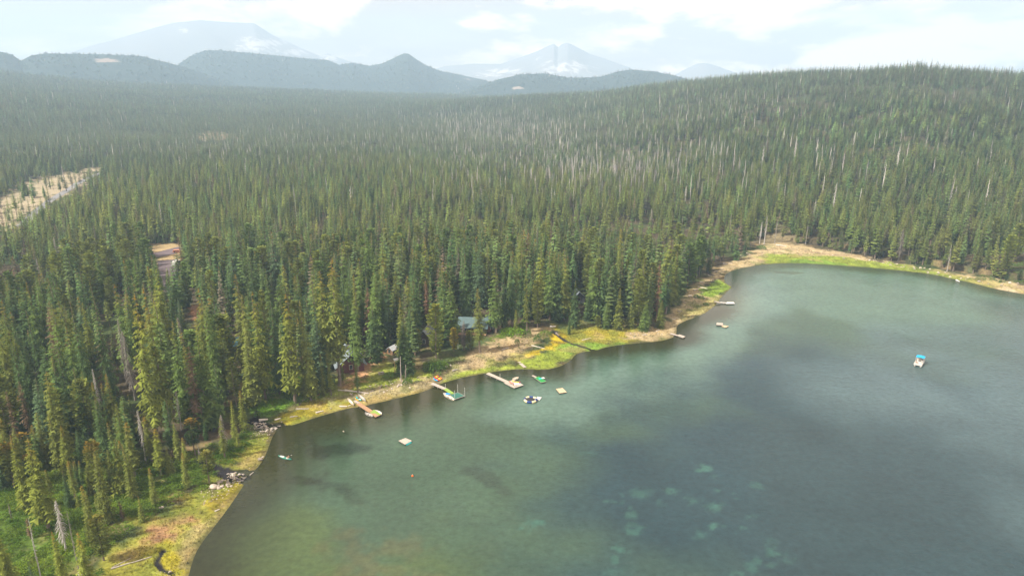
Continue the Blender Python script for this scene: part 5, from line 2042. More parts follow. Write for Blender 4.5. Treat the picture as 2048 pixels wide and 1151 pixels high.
paddled = kayak('teal and white kayak paddled near the creek mouths', (583, 917.3), (556.5, 909.6), mat_simple('deep_teal', (.02, .20, .15), .45), W=.95, deck=WHITE, rim=WHITE, ncock=2)


# ------------------------------------------------------------------ people
def person(label, loc, rotz, pose, top_mat, skin=SKIN, bottom=None, hat=None, lean=0.0):
    """continuous skinned body; X is forward, origin at the seat or the feet"""
    root = thing('person', label, 'person', loc, rotz)
    if pose == 'sit':
        J = {'pel': (0, 0, .12, .13), 'wai': (-.02 + lean, 0, .32, .12), 'che': (-.03 + lean * 1.6, 0, .52, .14), 'nec': (-.02 + lean * 2, 0, .66, .05), 'hea': (.0 + lean * 2.1, 0, .80, .095), 'cro': (.0 + lean * 2.1, 0, .88, .07)}
        legs = lambda s: [(.05, .10 * s, .12, .10), (.44, .13 * s, .30, .065), (.70, .12 * s, .06, .045), (.82, .12 * s, .05, .04)]
    elif pose == 'lie':
        J = {'pel': (0, 0, .12, .13), 'wai': (-.18, 0, .18, .12), 'che': (-.36, 0, .28, .14), 'nec': (-.50, 0, .37, .05), 'hea': (-.62, 0, .45, .095), 'cro': (-.68, 0, .49, .07)}
        legs = lambda s: [(.05, .10 * s, .12, .10), (.45, .12 * s, .16, .065), (.86, .13 * s, .08, .045), (.92, .13 * s, .16, .035)]
    else:
        J = {'pel': (0, 0, .92, .13), 'wai': (0, 0, 1.08, .12), 'che': (0, 0, 1.30, .145), 'nec': (0, 0, 1.47, .05), 'hea': (.01, 0, 1.60, .095), 'cro': (.01, 0, 1.69, .07)}
        legs = lambda s: [(0, .10 * s, .86, .10), (.02, .11 * s, .48, .065), (0, .12 * s, .08, .045), (.14, .13 * s, .04, .04)]
    V = [J[k] for k in ('pel', 'wai', 'che', 'nec', 'hea', 'cro')]
    E = [(0, 1), (1, 2), (2, 3), (3, 4), (4, 5)]
    ch = J['che']
    for s in (-1, 1):
        i = len(V)
        V += legs(s)
        E += [(0, i), (i, i + 1), (i + 1, i + 2), (i + 2, i + 3)]
        i = len(V)
        V += [(ch[0], .20 * s, ch[2] + .06, .055), (ch[0] + .12, .27 * s, ch[2] - .20, .042), (ch[0] + .34, .20 * s, ch[2] - .28, .032), (ch[0] + .44, .18 * s, ch[2] - .28, .035)]
        E += [(2, i), (i, i + 1), (i + 1, i + 2), (i + 2, i + 3)]
    me = bpy.data.meshes.new('body')
    me.from_pydata([v[:3] for v in V], E, [])
    me.materials.append(skin)
    o = bpy.data.objects.new('body', me)
    COL.objects.link(o); o.parent = root
    o.modifiers.new('skin', 'SKIN').use_smooth_shade = True
    for v, d in zip(me.skin_vertices[0].data, V):
        v.radius = (d[3], d[3])
    me.skin_vertices[0].data[0].use_root = True
    sub = o.modifiers.new('sub', 'SUBSURF'); sub.levels = sub.render_levels = 1
    # shirt: a loose shell round the chest and waist
    a, b, c_ = Vector(J['wai'][:3]), Vector(J['che'][:3]), Vector(J['nec'][:3])
    p0 = Vector(J['pel'][:3])
    ring = lambda p, rx, ry: [(p.x + rx * math.cos(q), p.y + ry * math.sin(q), p.z) for q in np.linspace(0, 6.28318, 11)[:-1]]
    MB().loft([ring(p0 + Vector((0, 0, .05)), .16, .19), ring(a, .145, .17), ring(b, .165, .21), ring(b.lerp(c_, .6), .10, .15)]).build('shirt', top_mat, root, smooth=True)
    h = Vector(J['hea'][:3])
    rings = []
    for u in np.linspace(0, 1, 5):
        rr_ = .112 * math.cos(u * 1.45)
        rings.append([(h.x - .015 + rr_ * math.cos(q), h.y + rr_ * math.sin(q), h.z + .02 + .125 * math.sin(u * 1.5)) for q in np.linspace(0, 6.28318, 11)[:-1]])
    MB().loft(rings).build('hair' if hat is None else 'hat', hat or HAIR, root, smooth=True)
    return root


CORAL = mat_simple('coral_cloth', (.70, .22, .14), .9)
MAROON = mat_simple('maroon_cloth', (.25, .03, .06), .9)
loc = Vector((*flat(577.5, 915.5, .25), .25))
person('person paddling the teal and white kayak', loc, paddled.rotation_euler.z, 'sit', mat_simple('tan_cloth', (.50, .30, .20), .9), lean=.03)
m = MB().tube((-1.1, .15, .1), (1.1, -.15, .55), .02)
pd = thing('paddle', 'paddle held across the teal and white kayak', 'paddle', loc + Vector((-.35, .1, .2)), paddled.rotation_euler.z + 1.5)
m.build('shaft', BLACK, pd)
MB().box(-1.32, .08, .02, -1.0, .24, .06).build('blade', WHITE, pd)
MB().box(1.0, -.24, .56, 1.32, -.08, .60).build('blade', WHITE, pd)


def lounge(label, px, py, rotz, cloth):
    o = flat(px, py, .46)
    r = thing('lounge_chair', label, 'lounge chair', (o[0], o[1], .455), rotz)
    MB().box(-.1, -.32, .22, .75, .32, .27).build('seat', cloth, r)
    MB().loft([[(-.1, -.32, .22), (-.1, .32, .22), (-.1, .32, .27), (-.1, -.32, .27)], [(-.62, -.32, .72), (-.62, .32, .72), (-.58, .32, .77), (-.58, -.32, .77)]]).build('backrest', cloth, r)
    for s in (-1, 1):
        MB().tube((-.05, .28 * s, 0), (-.05, .28 * s, .22), .02).build('leg', METAL, r)
        MB().tube((.65, .28 * s, 0), (.65, .28 * s, .22), .02).build('leg', METAL, r)
    return r


lounge('low coral lounge chair on the square platform', 1022, 766.5, -.5, CORAL)
person('person in coral reclining on the lounge chair', Vector((*flat(1022, 766.5, .6), .72)), -.5, 'lie', CORAL)
person('person sitting on the near edge of the square platform', Vector((*flat(1026.5, 770.0, .5), .47)), -.9, 'sit', mat_simple('brown_cloth', (.25, .16, .10), .9))
person('person in maroon sitting at the far end of the square platform', Vector((*flat(1039.5, 765.8, .5), .47)), 2.0, 'sit', MAROON)
for (a, b, lb) in ((1029, 766.3, 'lilac towel in the middle of the square platform'), (1036.5, 766.6, 'lilac towel near the person in maroon')):
    o = flat(a, b, .47)
    q = MB().box(-.9, -.4, 0, .9, .4, .04).build('towel', TOWEL, None, loc=(o[0], o[1], .455), rotz=.6)
    tag(q, lb, 'towel')
o = flat(1030.5, 771, .5)
r = thing('cooler', 'small white cooler on the front of the square platform', 'cooler', (o[0], o[1], .455), .3)
MB().box(-.35, -.22, 0, .35, .22, .34).build('box', WHITE, r)
MB().box(-.37, -.24, .34, .37, .24, .42).build('lid', WHITE, r)

# buoy
o = flat(825, 951, .1)
r = thing('buoy', 'small orange buoy floating alone on the lake', 'buoy', (o[0], o[1], 0))
MB().loft([[(x_ * math.cos(q), x_ * math.sin(q), z_) for q in np.linspace(0, 6.28318, 13)[:-1]] for x_, z_ in ((.10, -.12), (.22, -.02), (.27, .12), (.20, .28), (.06, .44))]).build('float', ORANGE, r, smooth=True)
MB().tube((0, 0, .42), (0, 0, .58), .05).build('ring', WHITE, r)

# pontoon boat
A = Vector(flat(1834.5, 731.5, .5)); B = Vector(flat(1842.5, 718.5, .5))
c = (A + B) / 2
pb = thing('pontoon_boat', 'white pontoon boat with bright blue canopy crossing open water', 'pontoon boat', (c.x, c.y, 0), math.atan2(A.y - B.y, A.x - B.x))
for s in (-1, 1):
    MB().loft([[(x_, .85 * s + r_ * math.cos(q), .10 + r_ * math.sin(q)) for q in np.linspace(0, 6.28318, 11)[:-1]] for x_, r_ in ((-2.9, .22), (-2.8, .30), (2.4, .30), (2.8, .20), (3.0, .05))]).build('pontoon', GREYP, pb, smooth=True)
MB().box(-2.8, -1.25, .42, 2.7, 1.25, .52).build('deck', WHITE, pb)
for (x0, y0, x1, y1) in ((-2.75, -1.25, 2.65, -1.19), (-2.75, 1.19, 2.65, 1.25), (-2.75, -1.19, -2.69, 1.19), (2.59, -1.19, 2.65, 1.19)):
    MB().box(x0, y0, .52, x1, y1, 1.02).build('railing', WHITE, pb)
MB().box(-2.5, -1.1, .52, -1.9, 1.1, .95).build('bench', BEIGE, pb)
MB().box(.9, -1.1, .52, 2.3, -.6, .92).build('bench', BEIGE, pb)
MB().box(.9, .6, .52, 2.3, 1.1, .92).build('bench', BEIGE, pb)
MB().box(-.5, .45, .52, .0, 1.05, 1.35).build('console', GREYP, pb)
cv = MB().loft([[(x_, -1.25, z_), (x_, 0, z_ + .14), (x_, 1.25, z_), (x_, 1.25, z_ - .05), (x_, 0, z_ + .08), (x_, -1.25, z_ - .05)] for x_, z_ in ((-2.4, 2.35), (-1.2, 2.5), (.3, 2.45))])
cv.build('canopy', SKYB, pb)
for (x_, s) in ((-2.3, -1), (-2.3, 1), (.2, -1), (.2, 1)):
    MB().tube((x_ * .8, 1.2 * s, 1.0), (x_, 1.22 * s, 2.4), .03).build('canopy_pole', METAL, pb)
MB().box(-3.25, -.25, .1, -2.85, .25, 1.1).build('outboard_motor', BLACK, pb)
M4 = pb.matrix_world if False else Matrix.Translation(pb.location) @ Matrix.Rotation(pb.rotation_euler.z, 4, 'Z')
person('person with tan skin sitting on the bow bench of the pontoon boat', M4 @ Vector((1.5, -.85, .92)), pb.rotation_euler.z + 1.5, 'sit', WHITE)
person('person steering at the console of the pontoon boat', M4 @ Vector((-.9, .7, .85)), pb.rotation_euler.z, 'sit', mat_simple('dark_cloth', (.06, .05, .05), .9))


# ------------------------------------------------------------------ cabins
def mat_logs(name, color):
    m, n = material(name)
    tc = n.n('ShaderNodeTexCoord')
    sep = n.n('ShaderNodeSeparateXYZ'); n.l(tc.outputs['Object'], sep.inputs[0])
    f = n.math('FRACT', n.math('DIVIDE', sep.outputs[2], .28))
    g = n.maprange(n.math('ABSOLUTE', n.math('SUBTRACT', f, .5)), .5, .3)
    nz = n.noise(2, 4, .6, tc.outputs['Object'])
    c = n.mix(nz, tuple(x * .7 for x in color), color)
    c = n.mix(g, tuple(x * .4 for x in color), c)
    b = n.n('ShaderNodeBsdfPrincipled'); n.l(c, b.inputs['Base Color']); b.inputs['Roughness'].default_value = .85
    o = n.n('ShaderNodeOutputMaterial'); n.l(b.outputs[0], o.inputs[0])
    return m


def mat_roof(name, color):
    m, n = material(name)
    tc = n.n('ShaderNodeTexCoord')
    sep = n.n('ShaderNodeSeparateXYZ'); n.l(tc.outputs['Object'], sep.inputs[0])
    f = n.math('FRACT', n.math('DIVIDE', sep.outputs[0], .45))
    g = n.maprange(f, 0, .12)
    nz = n.noise(.9, 5, .65, tc.outputs['Object'])
    c = n.mix(n.maprange(nz, .35, .7), tuple(x * .78 for x in color), color)
    c = n.mix(g, tuple(x * .7 for x in color), c)
    b = n.n('ShaderNodeBsdfPrincipled'); n.l(c, b.inputs['Base Color']); b.inputs['Roughness'].default_value = .5
    o = n.n('ShaderNodeOutputMaterial'); n.l(b.outputs[0], o.inputs[0])
    return m


GLASS = mat_simple('window_glass', (.03, .04, .05), .1, spec=.6)


def cabin(name, label, px, py, lx, ly, wall_h, rise, rotz, wall_mat, roof_mat, trim, cat='cabin', chimney=True, porch=0.0, over=.6):
    """ridge along local X, centre at the pixel (px, py)"""
    g = P(px, py)
    r = thing(name, label, cat, (g.x, g.y, g.z - .2), rotz)
    hx_, hy_ = lx / 2, ly / 2
    m = MB()
    prof = [(-hy_, 0), (hy_, 0), (hy_, wall_h), (0, wall_h + rise * hy_ / (hy_)), (-hy_, wall_h)]
    m.loft([[(-hx_, y_, z_) for y_, z_ in prof], [(hx_, y_, z_) for y_, z_ in prof]])
    m.build('wall', wall_mat, r)
    rf = None
    for s in (-1, 1):
        e = over / hy_ * rise
        m = MB()
        q = [(0, wall_h + rise + .03), (s * (hy_ + over), wall_h - e + .03), (s * (hy_ + over), wall_h - e + .17), (0, wall_h + rise + .19)]
        if s < 0:
            q = [(y_ - .001, z_) for y_, z_ in q]
        m.loft([[(-hx_ - over, y_, z_) for y_, z_ in q], [(hx_ + over, y_, z_) for y_, z_ in q]])
        o_ = m.build('roof', roof_mat, r)
        rf = rf or o_
    if chimney:
        MB().box(hx_ * .3, -.9, wall_h + rise * .4, hx_ * .3 + .7, -.2, wall_h + rise + .9).build('chimney', M_STONE, rf)
    # windows on the long front wall and the two gable ends
    def window(x, y, w, h, z, axis):
        d = .08
        f = MB()
        if axis == 'y':
            f.box(x - w / 2 - .1, y - d * 1.2 if y < 0 else y, z - .1, x + w / 2 + .1, y if y < 0 else y + d * 1.2, z + h + .1)
            fo = f.build('window', trim, r)
            MB().box(x - w / 2, y - d * 1.6 if y < 0 else y, z, x + w / 2, y if y < 0 else y + d * 1.6, z + h).build('pane', GLASS, fo)
        else:
            f.box(x - d * 1.2 if x < 0 else x, y - w / 2 - .1, z - .1, x if x < 0 else x + d * 1.2, y + w / 2 + .1, z + h + .1)
            fo = f.build('window', trim, r)
            MB().box(x - d * 1.6 if x < 0 else x, y - w / 2, z, x if x < 0 else x + d * 1.6, y + w / 2, z + h).build('pane', GLASS, fo)
    for k in (-.55, -.2, .55):
        window(k * hx_, -hy_, 1.1, 1.0, wall_h * .42, 'y')
    for s in (-1, 1):
        window(s * hx_, .0, 1.0, 1.4, wall_h * .45, 'x')
    d_ = MB().box(.12 * hx_, -hy_ - .10, .3, .12 * hx_ + 1.0, -hy_, 2.3).build('door', trim, r)
    MB().box(.12 * hx_ + .8, -hy_ - .16, 1.2, .12 * hx_ + .9, -hy_ - .10, 1.3).build('handle', METAL, d_)
    if porch:
        MB().box(-hx_, -hy_ - porch, .1, hx_, -hy_ - .12, .35).build('porch', W_BROWN, r)
    return r


RED_LOG = mat_logs('dark_red_logs', (.14, .035, .028))
cabin('cabin', 'dark red log cabin with pale metal roof behind the fir trunks', 698, 733, 9.5, 8.5, 2.9, 3.4, math.radians(112), RED_LOG, mat_roof('pale_roof', (.24, .29, .31)), mat_simple('cream_trim', (.6, .55, .4), .7), over=.9)
cabin('cabin', 'green-roofed cabin with ochre porch at the forest edge', 948, 660, 10.5, 6.5, 2.7, 2.6, math.radians(-6), mat_logs('olive_logs', (.14, .16, .06)), mat_roof('green_roof', (.07, .13, .135)), mat_simple('ochre_trim', (.5, .42, .18), .7), porch=1.8)
cabin('cabin', 'small grey-roofed cabin between the dense firs', 853, 684, 7.0, 6.0, 2.6, 3.2, math.radians(82), mat_logs('brown_logs', (.09, .06, .04)), mat_roof('grey_roof', (.26, .28, .29)), mat_simple('pale_trim', (.5, .48, .42), .7))
cabin('shed', 'teal-roofed shed glimpsed deep among the firs', 482, 694, 5.0, 4.0, 2.3, 1.8, math.radians(35), mat_logs('shed_logs', (.10, .06, .05)), mat_roof('teal_roof', (.07, .22, .25)), mat_simple('shed_trim', (.3, .28, .2), .7), 'shed', chimney=False)
cabin('shed', 'tiny white-roofed woodshed above the lawn', 785, 706, 3.0, 2.4, 2.0, 1.0, math.radians(60), mat_logs('wood_stack', (.35, .20, .10)), mat_roof('white_roof', (.62, .66, .68)), mat_simple('wood_trim', (.4, .25, .14), .7), 'shed', chimney=False, over=.3)
cabin('cabin', 'slate-grey cabin hidden behind the lime canoe', 1154, 601, 6.5, 5.0, 2.6, 2.4, math.radians(100), mat_logs('grey_logs', (.10, .10, .12)), mat_roof('slate_roof', (.20, .23, .27)), mat_simple('lilac_trim', (.4, .36, .4), .7), chimney=False)
cabin('cabin', 'dark green-roofed cabin at the right of the ochre-porched one', 973, 658, 5.0, 4.5, 2.5, 2.2, math.radians(75), mat_logs('rust_logs', (.20, .06, .035)), mat_roof('faded_roof', (.16, .26, .22)), mat_simple('white_trim', (.6, .6, .58), .7), chimney=False)

# parking area, roads
def drape(name, pts, w, mat, dz=.12):
    """a ribbon of road laid over the ground"""
    pts = smooth_poly(pts, False, 2)
    L = [0]
    for a, b in zip(pts, pts[1:]):
        L.append(L[-1] + math.hypot(b[0] - a[0], b[1] - a[1]))
    n = max(2, int(L[-1] / 1.5))
    s = np.linspace(0, L[-1], n)
    x = np.interp(s, L, [p[0] for p in pts]); y = np.interp(s, L, [p[1] for p in pts])
    tx, ty = np.gradient(x), np.gradient(y)
    k = np.hypot(tx, ty); nx_, ny_ = -ty / k, tx / k
    cols = 5
    V = []
    for j in range(cols):
        o_ = (j / (cols - 1) - .5) * w
        X_, Y_ = x + nx_ * o_, y + ny_ * o_
        V.append(np.stack([X_, Y_, height(X_, Y_) + dz], -1))
    V = np.stack(V, 1).reshape(-1, 3)
    i = np.arange(n - 1)[:, None] * cols + np.arange(cols - 1)[None]
    F = np.stack([i, i + cols, i + cols + 1, i + 1], -1).reshape(-1, 4)
    return tag(add_mesh(name, V, F, mat, smooth=True), kind='structure')


ASPH = mat_simple('worn_asphalt', (.135, .105, .115), .9, .12, .3)
ASPH2 = mat_simple('grey_asphalt', (.20, .20, .21), .9, .12, .3)
drape('road', PP([(345, 590), (338, 545), (334, 520)]), 9, ASPH)
drape('road', PP([(290, 512), (318, 510), (345, 502), (372, 495)]), 13, ASPH, .16)
drape('road', PP([(40, 452), (70, 424), (95, 407), (121, 389), (143, 375), (160, 364), (185, 352), (210, 342)]), 6, ASPH2, .2)


def vehicle(label, px, py, rotz, body, L=5.0, W=2.0, Hh=1.9, van=True, cat='van', name='parked_van'):
    g = P(px, py)
    r = thing(name, label, cat, (g.x, g.y, g.z + .15), rotz)
    hb = Hh * (.55 if not van else .5)
    pr = [(-L / 2, .35), (L / 2, .35), (L / 2, hb * .95), (L * .32, hb), (L * .22, Hh), (-L * .46, Hh), (-L / 2, hb)]
    m = MB().loft([[(x_, -W / 2, z_) for x_, z_ in pr], [(x_, W / 2, z_) for x_, z_ in pr]])
    m.build('body', body, r)
    for s in (-1, 1):
        MB().box(-L * .42, s * W / 2 - (.02 if s > 0 else .02), hb * 1.02, L * .2, s * W / 2 + .02, Hh * .9).build('window', GLASS, r)
        for x_ in (-L * .32, L * .3):
            MB().tube((x_, s * (W / 2 - .22), .35), (x_, s * (W / 2 + .02), .35), .35, n=14).build('wheel', BLACK, r)
    MB().loft([[(L * .325, -W * .42, hb * 1.02), (L * .325, W * .42, hb * 1.02)], [(L * .235, -W * .40, Hh * .95), (L * .235, W * .40, Hh * .95)]], caps=False, closed=False).build('windscreen', GLASS, r)
    return r


vehicle('white van parked beside the paved clearing', 355, 531, math.radians(80), WHITE, 6.0, 2.2, 2.6)
vehicle('orange-red car parked at the top corner of the paved clearing', 356, 505, math.radians(10), mat_simple('orange_paint', (.6, .22, .12), .4), 4.6, 1.9, 1.5, False, 'car', 'parked_car')

# things on the lawn
g = P(762, 748)
r = thing('picnic_table', 'weathered picnic table on the lawn', 'picnic table', g, .4)
MB().box(-.95, -.4, .70, .95, .4, .76).build('table_top', W_GREY, r)
for s in (-1, 1):
    MB().box(-.95, s * .75 - .14, .42, .95, s * .75 + .14, .47).build('bench', W_GREY, r)
    MB().box(s * .6 - .05, -.7, 0, s * .6 + .05, .7, .08).build('leg_base', W_GREY, r)
    MB().box(s * .6 - .05, -.05, .08, s * .6 + .05, .05, .70).build('leg', W_GREY, r)


def snag_pole(px, pyb, pyt, label, r0=.16, twist=False):
    g = P(px, pyb)
    vv = (pyt - 575.5) / FPX
    zr = -g.y * (vv * CP + SP) / (CP - vv * SP)
    h = zr + H - g.z
    o = bpy.data.objects.new('dead_tree', None); COL.objects.link(o)
    o.location = g; o.scale = (h, h, h)
    tag(o, label, 'dead tree')
    tm = trunk_mesh('trunk', M_DEADWOOD, int(px), r0 / h, stubs=9, stub_len=.10, stub_lo=.4, stub_hi=.95, droop=.3, bend=.02 if twist else .003, taper=.55, twig=2)
    t_ = bpy.data.objects.new('trunk', tm); COL.objects.link(t_); t_.parent = o
    t_['tint'] = [.42, .36, .32]; t_['gold'] = 0.0
    return o


snag_pole(802.6, 762, 712, 'bare grey pole trunk standing on the lawn', .17)
snag_pole(810.5, 760, 729, 'gnarled pale snag right of the bare pole on the lawn', .22, True)
g = P(790, 750)
r = thing('bird_house', 'white bird house on a wooden post on the lawn', 'bird house', g, .5)
MB().tube((0, 0, 0), (.1, 0, 5.2), .11, .08).build('post', mat_simple('orange_wood', (.42, .27, .14), .8), r)
MB().box(-.2, -.5, 5.2, 1.2, .4, 5.6).build('box', WHITE, r)
MB().loft([[(-.3, -.6, 5.6), (1.3, -.6, 5.6), (1.3, -.1, 5.95), (-.3, -.1, 5.95)], [(-.3, .5, 5.6), (1.3, .5, 5.6), (1.3, -.1, 5.96), (-.3, -.1, 5.96)]]).build('roof', WHITE, r)


# ------------------------------------------------------------------ fallen logs and boulders as things of their own
def log(label, a, b, r=.16, tint=(.42, .37, .31), group=None):
    A, B = P(*a), P(*b)
    d = B - A
    L = d.length
    me = MB()
    rings = []
    rs = random.Random(int(a[0] * 7 + b[1]))
    for i in range(6):
        t = i / 5
        rr_ = r * (1.1 - .5 * t)
        oy = rs.uniform(-.06, .06) * L * .2
        rings.append([(L * t, oy + rr_ * math.cos(q), rr_ * .8 + rr_ * math.sin(q)) for q in np.linspace(0, 6.28318, 8)[:-1]])
    me.loft(rings)
    o = me.build('fallen_log', M_DEADWOOD)
    o.location = A
    o.rotation_euler = (0, -math.atan2(d.z, math.hypot(d.x, d.y)), math.atan2(d.y, d.x))
    o['tint'] = [float(v) for v in tint]
    tag(o, label, 'log', group or 'driftwood logs along the shore')
    return o


PALE = (.62, .56, .50); GREYL = (.40, .36, .32); DK = (.20, .17, .15)
LOGS = [('pale log across the middle of the yellow meadow', (592, 818.5), (618, 817.5), .22, GREYL), ('short pale log near the water on the yellow meadow', (632, 826), (647, 821.5), .25, PALE),
        ('thin grey log low on the yellow meadow', (580, 834.5), (595, 832), .18, GREYL), ('thick white log lying across the upper creek mouth', (518, 842), (536, 839), .38, PALE),
        ('white log at the right bank of the upper creek mouth', (550, 840.5), (561, 836.5), .25, PALE), ('white log on the shore left of the beige canoe', (679, 813.3), (694, 812.8), .25, PALE),
        ('thin pole lying from the white log to the brown dock', (696, 812), (712, 806), .12, PALE), ('long pale log on the stones above the grey canoe', (690, 781), (736, 786.5), .28, PALE),
        ('second long log beside the stones above the canoes', (676, 780.5), (700, 781.5), .22, GREYL), ('dark grey log left of the orange kayak', (612, 798), (631, 789), .32, DK),
        ('grey log below the dark one by the orange kayak', (604, 802), (615, 797), .25, GREYL),
        ('long white log in the wet grass at the bottom of the slope', (222, 1137), (303, 1113), .15, GREYL), ('forked shorter log beside the long white one', (225, 1134), (262, 1115), .10, GREYL),
        ('small pale log on the brown mud', (430, 1022.5), (439, 1018), .16, PALE), ('pale stub log beside the cut trunk above the lower creek', (398, 905.5), (413, 904.5), .22, PALE),
        ('log on the beach below the yellow flowers', (1063, 691), (1089, 697), .17, PALE), ('pale board-like log at the head of the marsh ditch', (1100, 654.5), (1111, 653.5), .4, PALE),
        ('thin white log in the marsh right of the ditch', (1164, 680.5), (1182, 676), .15, PALE), ('white log on the narrow beach above the green spur', (1396, 573.5), (1415, 577.5), .22, PALE),
        ('white log at the waterline of the far shore', (1912, 560.5), (1919, 563), .3, (.75, .72, .68)), ('log at the top of the beach at the head of the bay', (1552, 490), (1572, 492.5), .3, PALE),
        ('dark log lying along the marsh ditch', (1112, 667), (1118, 672), .35, DK), ('pale log under the firs at the edge of the green slope', (268, 940), (285, 935), .15, PALE),
        ('grey log on the stones behind the blue kayak', (905, 742), (915, 739), .3, GREYL), ('long bleached log in the rocky beach', (1003, 700), (1020, 694), .18, GREYL),
        ('log at the waterline under the lower creek', (500, 950), (507, 944), .15, GREYL)]
for lb, a, b, r_, t_ in LOGS:
    log(lb, a, b, r_, t_)
rs = random.Random(12)
for k in range(14):
    t = k / 13
    a = (1345 + 150 * t + rs.uniform(-4, 4), 640 - 128 * t ** .85 + rs.uniform(-8, 2) - 16 * math.sin(t * 3.1))
    log('bleached driftwood on the upper edge of the narrow beach, ' + ('nearest the sandy point' if k == 0 else f'{ordinal(k + 1)} from the sandy point'), a, (a[0] + rs.uniform(6, 12), a[1] + rs.uniform(-4, 4)), rs.uniform(.14, .24), PALE if rs.random() < .6 else GREYL, 'driftwood on the narrow beach')

BOULD = [('large pale boulder at the foot of the leaning pine', 428, 974, 2.1), ('pale boulder right of the large one by the pine', 437, 976, 1.2), ('round pale boulder above the large one by the pine', 438, 965, 1.1),
         ('big tan boulder at the waterline left of the kayak', 521.5, 918.5, 1.7), ('small boulder above the tan one at the waterline', 526, 914, .8),
         ('round boulder below the gnarled snag', 811.5, 764, 1.1), ('tan boulder on the beach under the snag', 820, 775.5, 1.0), ('boulder left of the tan one on the beach', 798, 770, .9),
         ('pair-mate boulder in the grass near the beach stones', 785, 767, .8), ('large grey boulder right of the dense bush', 893, 733, 1.3), ('pale boulder beside the grey one near the bush', 901, 731, 1.1),
         ('flat white boulder on the far grass shore', 1739, 521, 1.8), ('white boulder left of the flat one on the far shore', 1688, 517, 1.2), ('white boulder in the far green grass', 1665, 511, 1.2),
         ('boulder cluster stone at the right of the far shore', 2020, 566, 2.0), ('pale boulder beside the pines on the far right', 2035, 567, 1.6), ('grey boulder at the right of the far shore', 1958, 563, 1.6),
         ('flat stone in the lower left corner of the shrub slope', 160, 1150, 1.8), ('pale stone in the shallow water off the meadow', 687, 862, .6), ('pale boulder on the mud by the golden grass', 325, 1014, .9), ('left stone of the pair on the mud', 320, 1015, .7),
         ('white stone at the edge of the yellow meadow', 662, 816, .6), ('white stone on the stream in the bottom corner', 340, 1143, .8)]
for lb, a, b, s in BOULD:
    g = P(a, b)
    o = bpy.data.objects.new('boulder', ROCKS[int(a) % 5]); COL.objects.link(o)
    o.location = g + Vector((0, 0, s * .12)); o.scale = (s * 1.15, s, s); o.rotation_euler = (0, 0, a)
    tag(o, lb, 'boulder', 'boulders on the shore')
rs = random.Random(77)


def boulders(label, group, poly, n, s0, s1, meshes):
    pts = []
    xs = [p[0] for p in poly]; ys = [p[1] for p in poly]
    while len(pts) < n:
        a, b = rs.uniform(min(xs), max(xs)), rs.uniform(min(ys), max(ys))
        if poly_inside(np.array([a]), np.array([b]), poly)[0]:
            pts.append((a, b))
    pts.sort()
    for k, (a, b) in enumerate(pts):
        g = P(a, b)
        s = rs.uniform(s0, s1) * (1.25 if rs.random() < .2 else 1)
        o = bpy.data.objects.new('boulder', rs.choice(meshes)); COL.objects.link(o)
        o.location = g + Vector((0, 0, s * .10)); o.scale = (s * rs.uniform(.8, 1.3), s, s * rs.uniform(.7, 1.1)); o.rotation_euler = (rs.uniform(-.2, .2), 0, rs.uniform(0, 6.28))
        tag(o, label + (', leftmost' if k == 0 else ', rightmost' if k == len(pts) - 1 else f', {ordinal(k + 1)} from left'), 'boulder', group)


boulders('pale boulder heaped on the bank of the lower creek mouth', 'boulders at the lower creek mouth', [(432, 972), (446, 955), (470, 945), (480, 960), (462, 978)], 55, .35, .95, ROCKS)
boulders('dark wet boulder in the bed of the lower creek', 'wet boulders of the lower creek', [(455, 945), (492, 948), (490, 968), (470, 968)], 40, .3, .8, DROCKS)
boulders('dark or pale boulder in the bed of the upper creek', 'boulders of the upper creek', [(506, 842), (535, 845), (562, 852), (545, 864), (515, 862), (505, 852)], 60, .35, .95, DROCKS + ROCKS[:2])
boulders('pale boulder among the grass between lawn and beach', 'boulders above the beach', [(690, 785), (760, 765), (840, 748), (850, 760), (770, 785), (710, 795)], 55, .35, .9, ROCKS)
boulders('pale boulder on the sandy point', 'boulders on the sandy point', [(1250, 668), (1280, 656), (1325, 655), (1325, 668), (1270, 678)], 32, .4, .9, ROCKS)
boulders('pale boulder scattered along the far shore', 'boulders on the far shore', [(1700, 512), (1850, 536), (2040, 578), (1960, 566), (1850, 545)], 36, .6, 1.4, ROCKS)


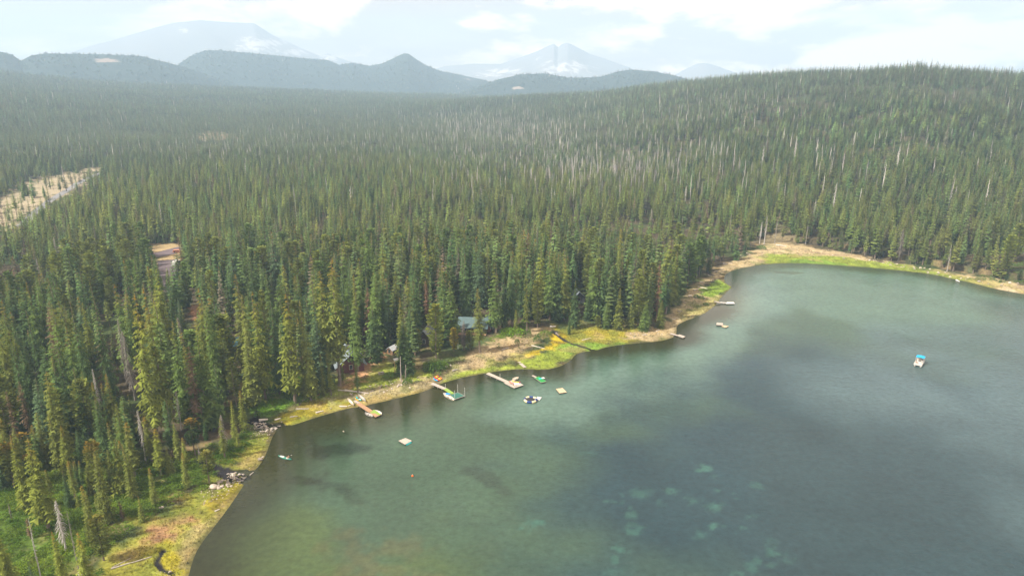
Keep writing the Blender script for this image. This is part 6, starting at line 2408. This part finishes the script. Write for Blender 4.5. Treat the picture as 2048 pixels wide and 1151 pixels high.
def bush(label, px, py, r, h, c1):
    g = P(px, py)
    root = bpy.data.objects.new('bush', None); COL.objects.link(root)
    root.location = g; root.scale = (r, r, h)
    tag(root, label, 'bush')
    o = bpy.data.objects.new('foliage', BUSH[int(px) % 2]); COL.objects.link(o); o.parent = root
    o['tint'] = list(c1); o['gold'] = 0.0
    s = bpy.data.objects.new('stem', BSTEM); COL.objects.link(s); s.parent = root


BUSH = [clump('foliage', 400 + i, 420, 1.0, 1.0, .13) for i in range(2)]
BSTEM = trunk_mesh('stem', M_BARK, 401, .05, top=.6)
for lb, a, b, r_, h_, c1 in (('large dense green bush behind the four kayaks', 872, 742, 3.2, 4.0, (.09, .16, .03)), ('green bush left of the dense one above the beach', 858, 738, 2.4, 3.0, (.12, .2, .03)),
                             ('bright green bush right of the dense one', 884, 737, 2.4, 2.8, (.14, .23, .03)), ('round bright bush on the rocky beach', 1075, 683, 1.6, 3.0, (.09, .17, .035)),
                             ('small pointed bush on the rocky beach', 1034, 688, 1.1, 2.2, (.10, .17, .04)), ('wide green bush left of the yellow flowers', 1090, 672, 2.6, 2.2, (.13, .2, .03)),
                             ('dark green bush above the rocky beach', 1056, 672, 1.4, 2.4, (.08, .15, .03)), ('vivid green bush mass under the firs', 1030, 668, 4.0, 2.6, (.19, .32, .025)),
                             ('vivid green bush left of the vivid mass', 1012, 667, 3.0, 2.2, (.17, .28, .025)), ('grey-green bush beside the yellow flowers', 1098, 690, 1.2, .9, (.12, .18, .08)),
                             ('green bush on the narrow beach by the white dock', 1402, 597, 1.6, 1.2, (.08, .2, .03)), ('second green bush on the narrow beach', 1393, 594, 1.5, 1.2, (.08, .18, .03)),
                             ('low green bush right of the pair on the beach', 1412, 610, 1.3, 1.2, (.10, .2, .03)), ('dark green bush at the head of the bay', 1522, 497, 3.0, 1.8, (.08, .18, .04)),
                             ('green bush under the gnarled snag', 815, 768, 1.6, 2.4, (.09, .17, .03)), ('bright green bush on the lawn', 779, 753, 2.2, 1.4, (.14, .24, .03))):
    bush(lb, a, b, r_, h_, c1)
#@@END@@
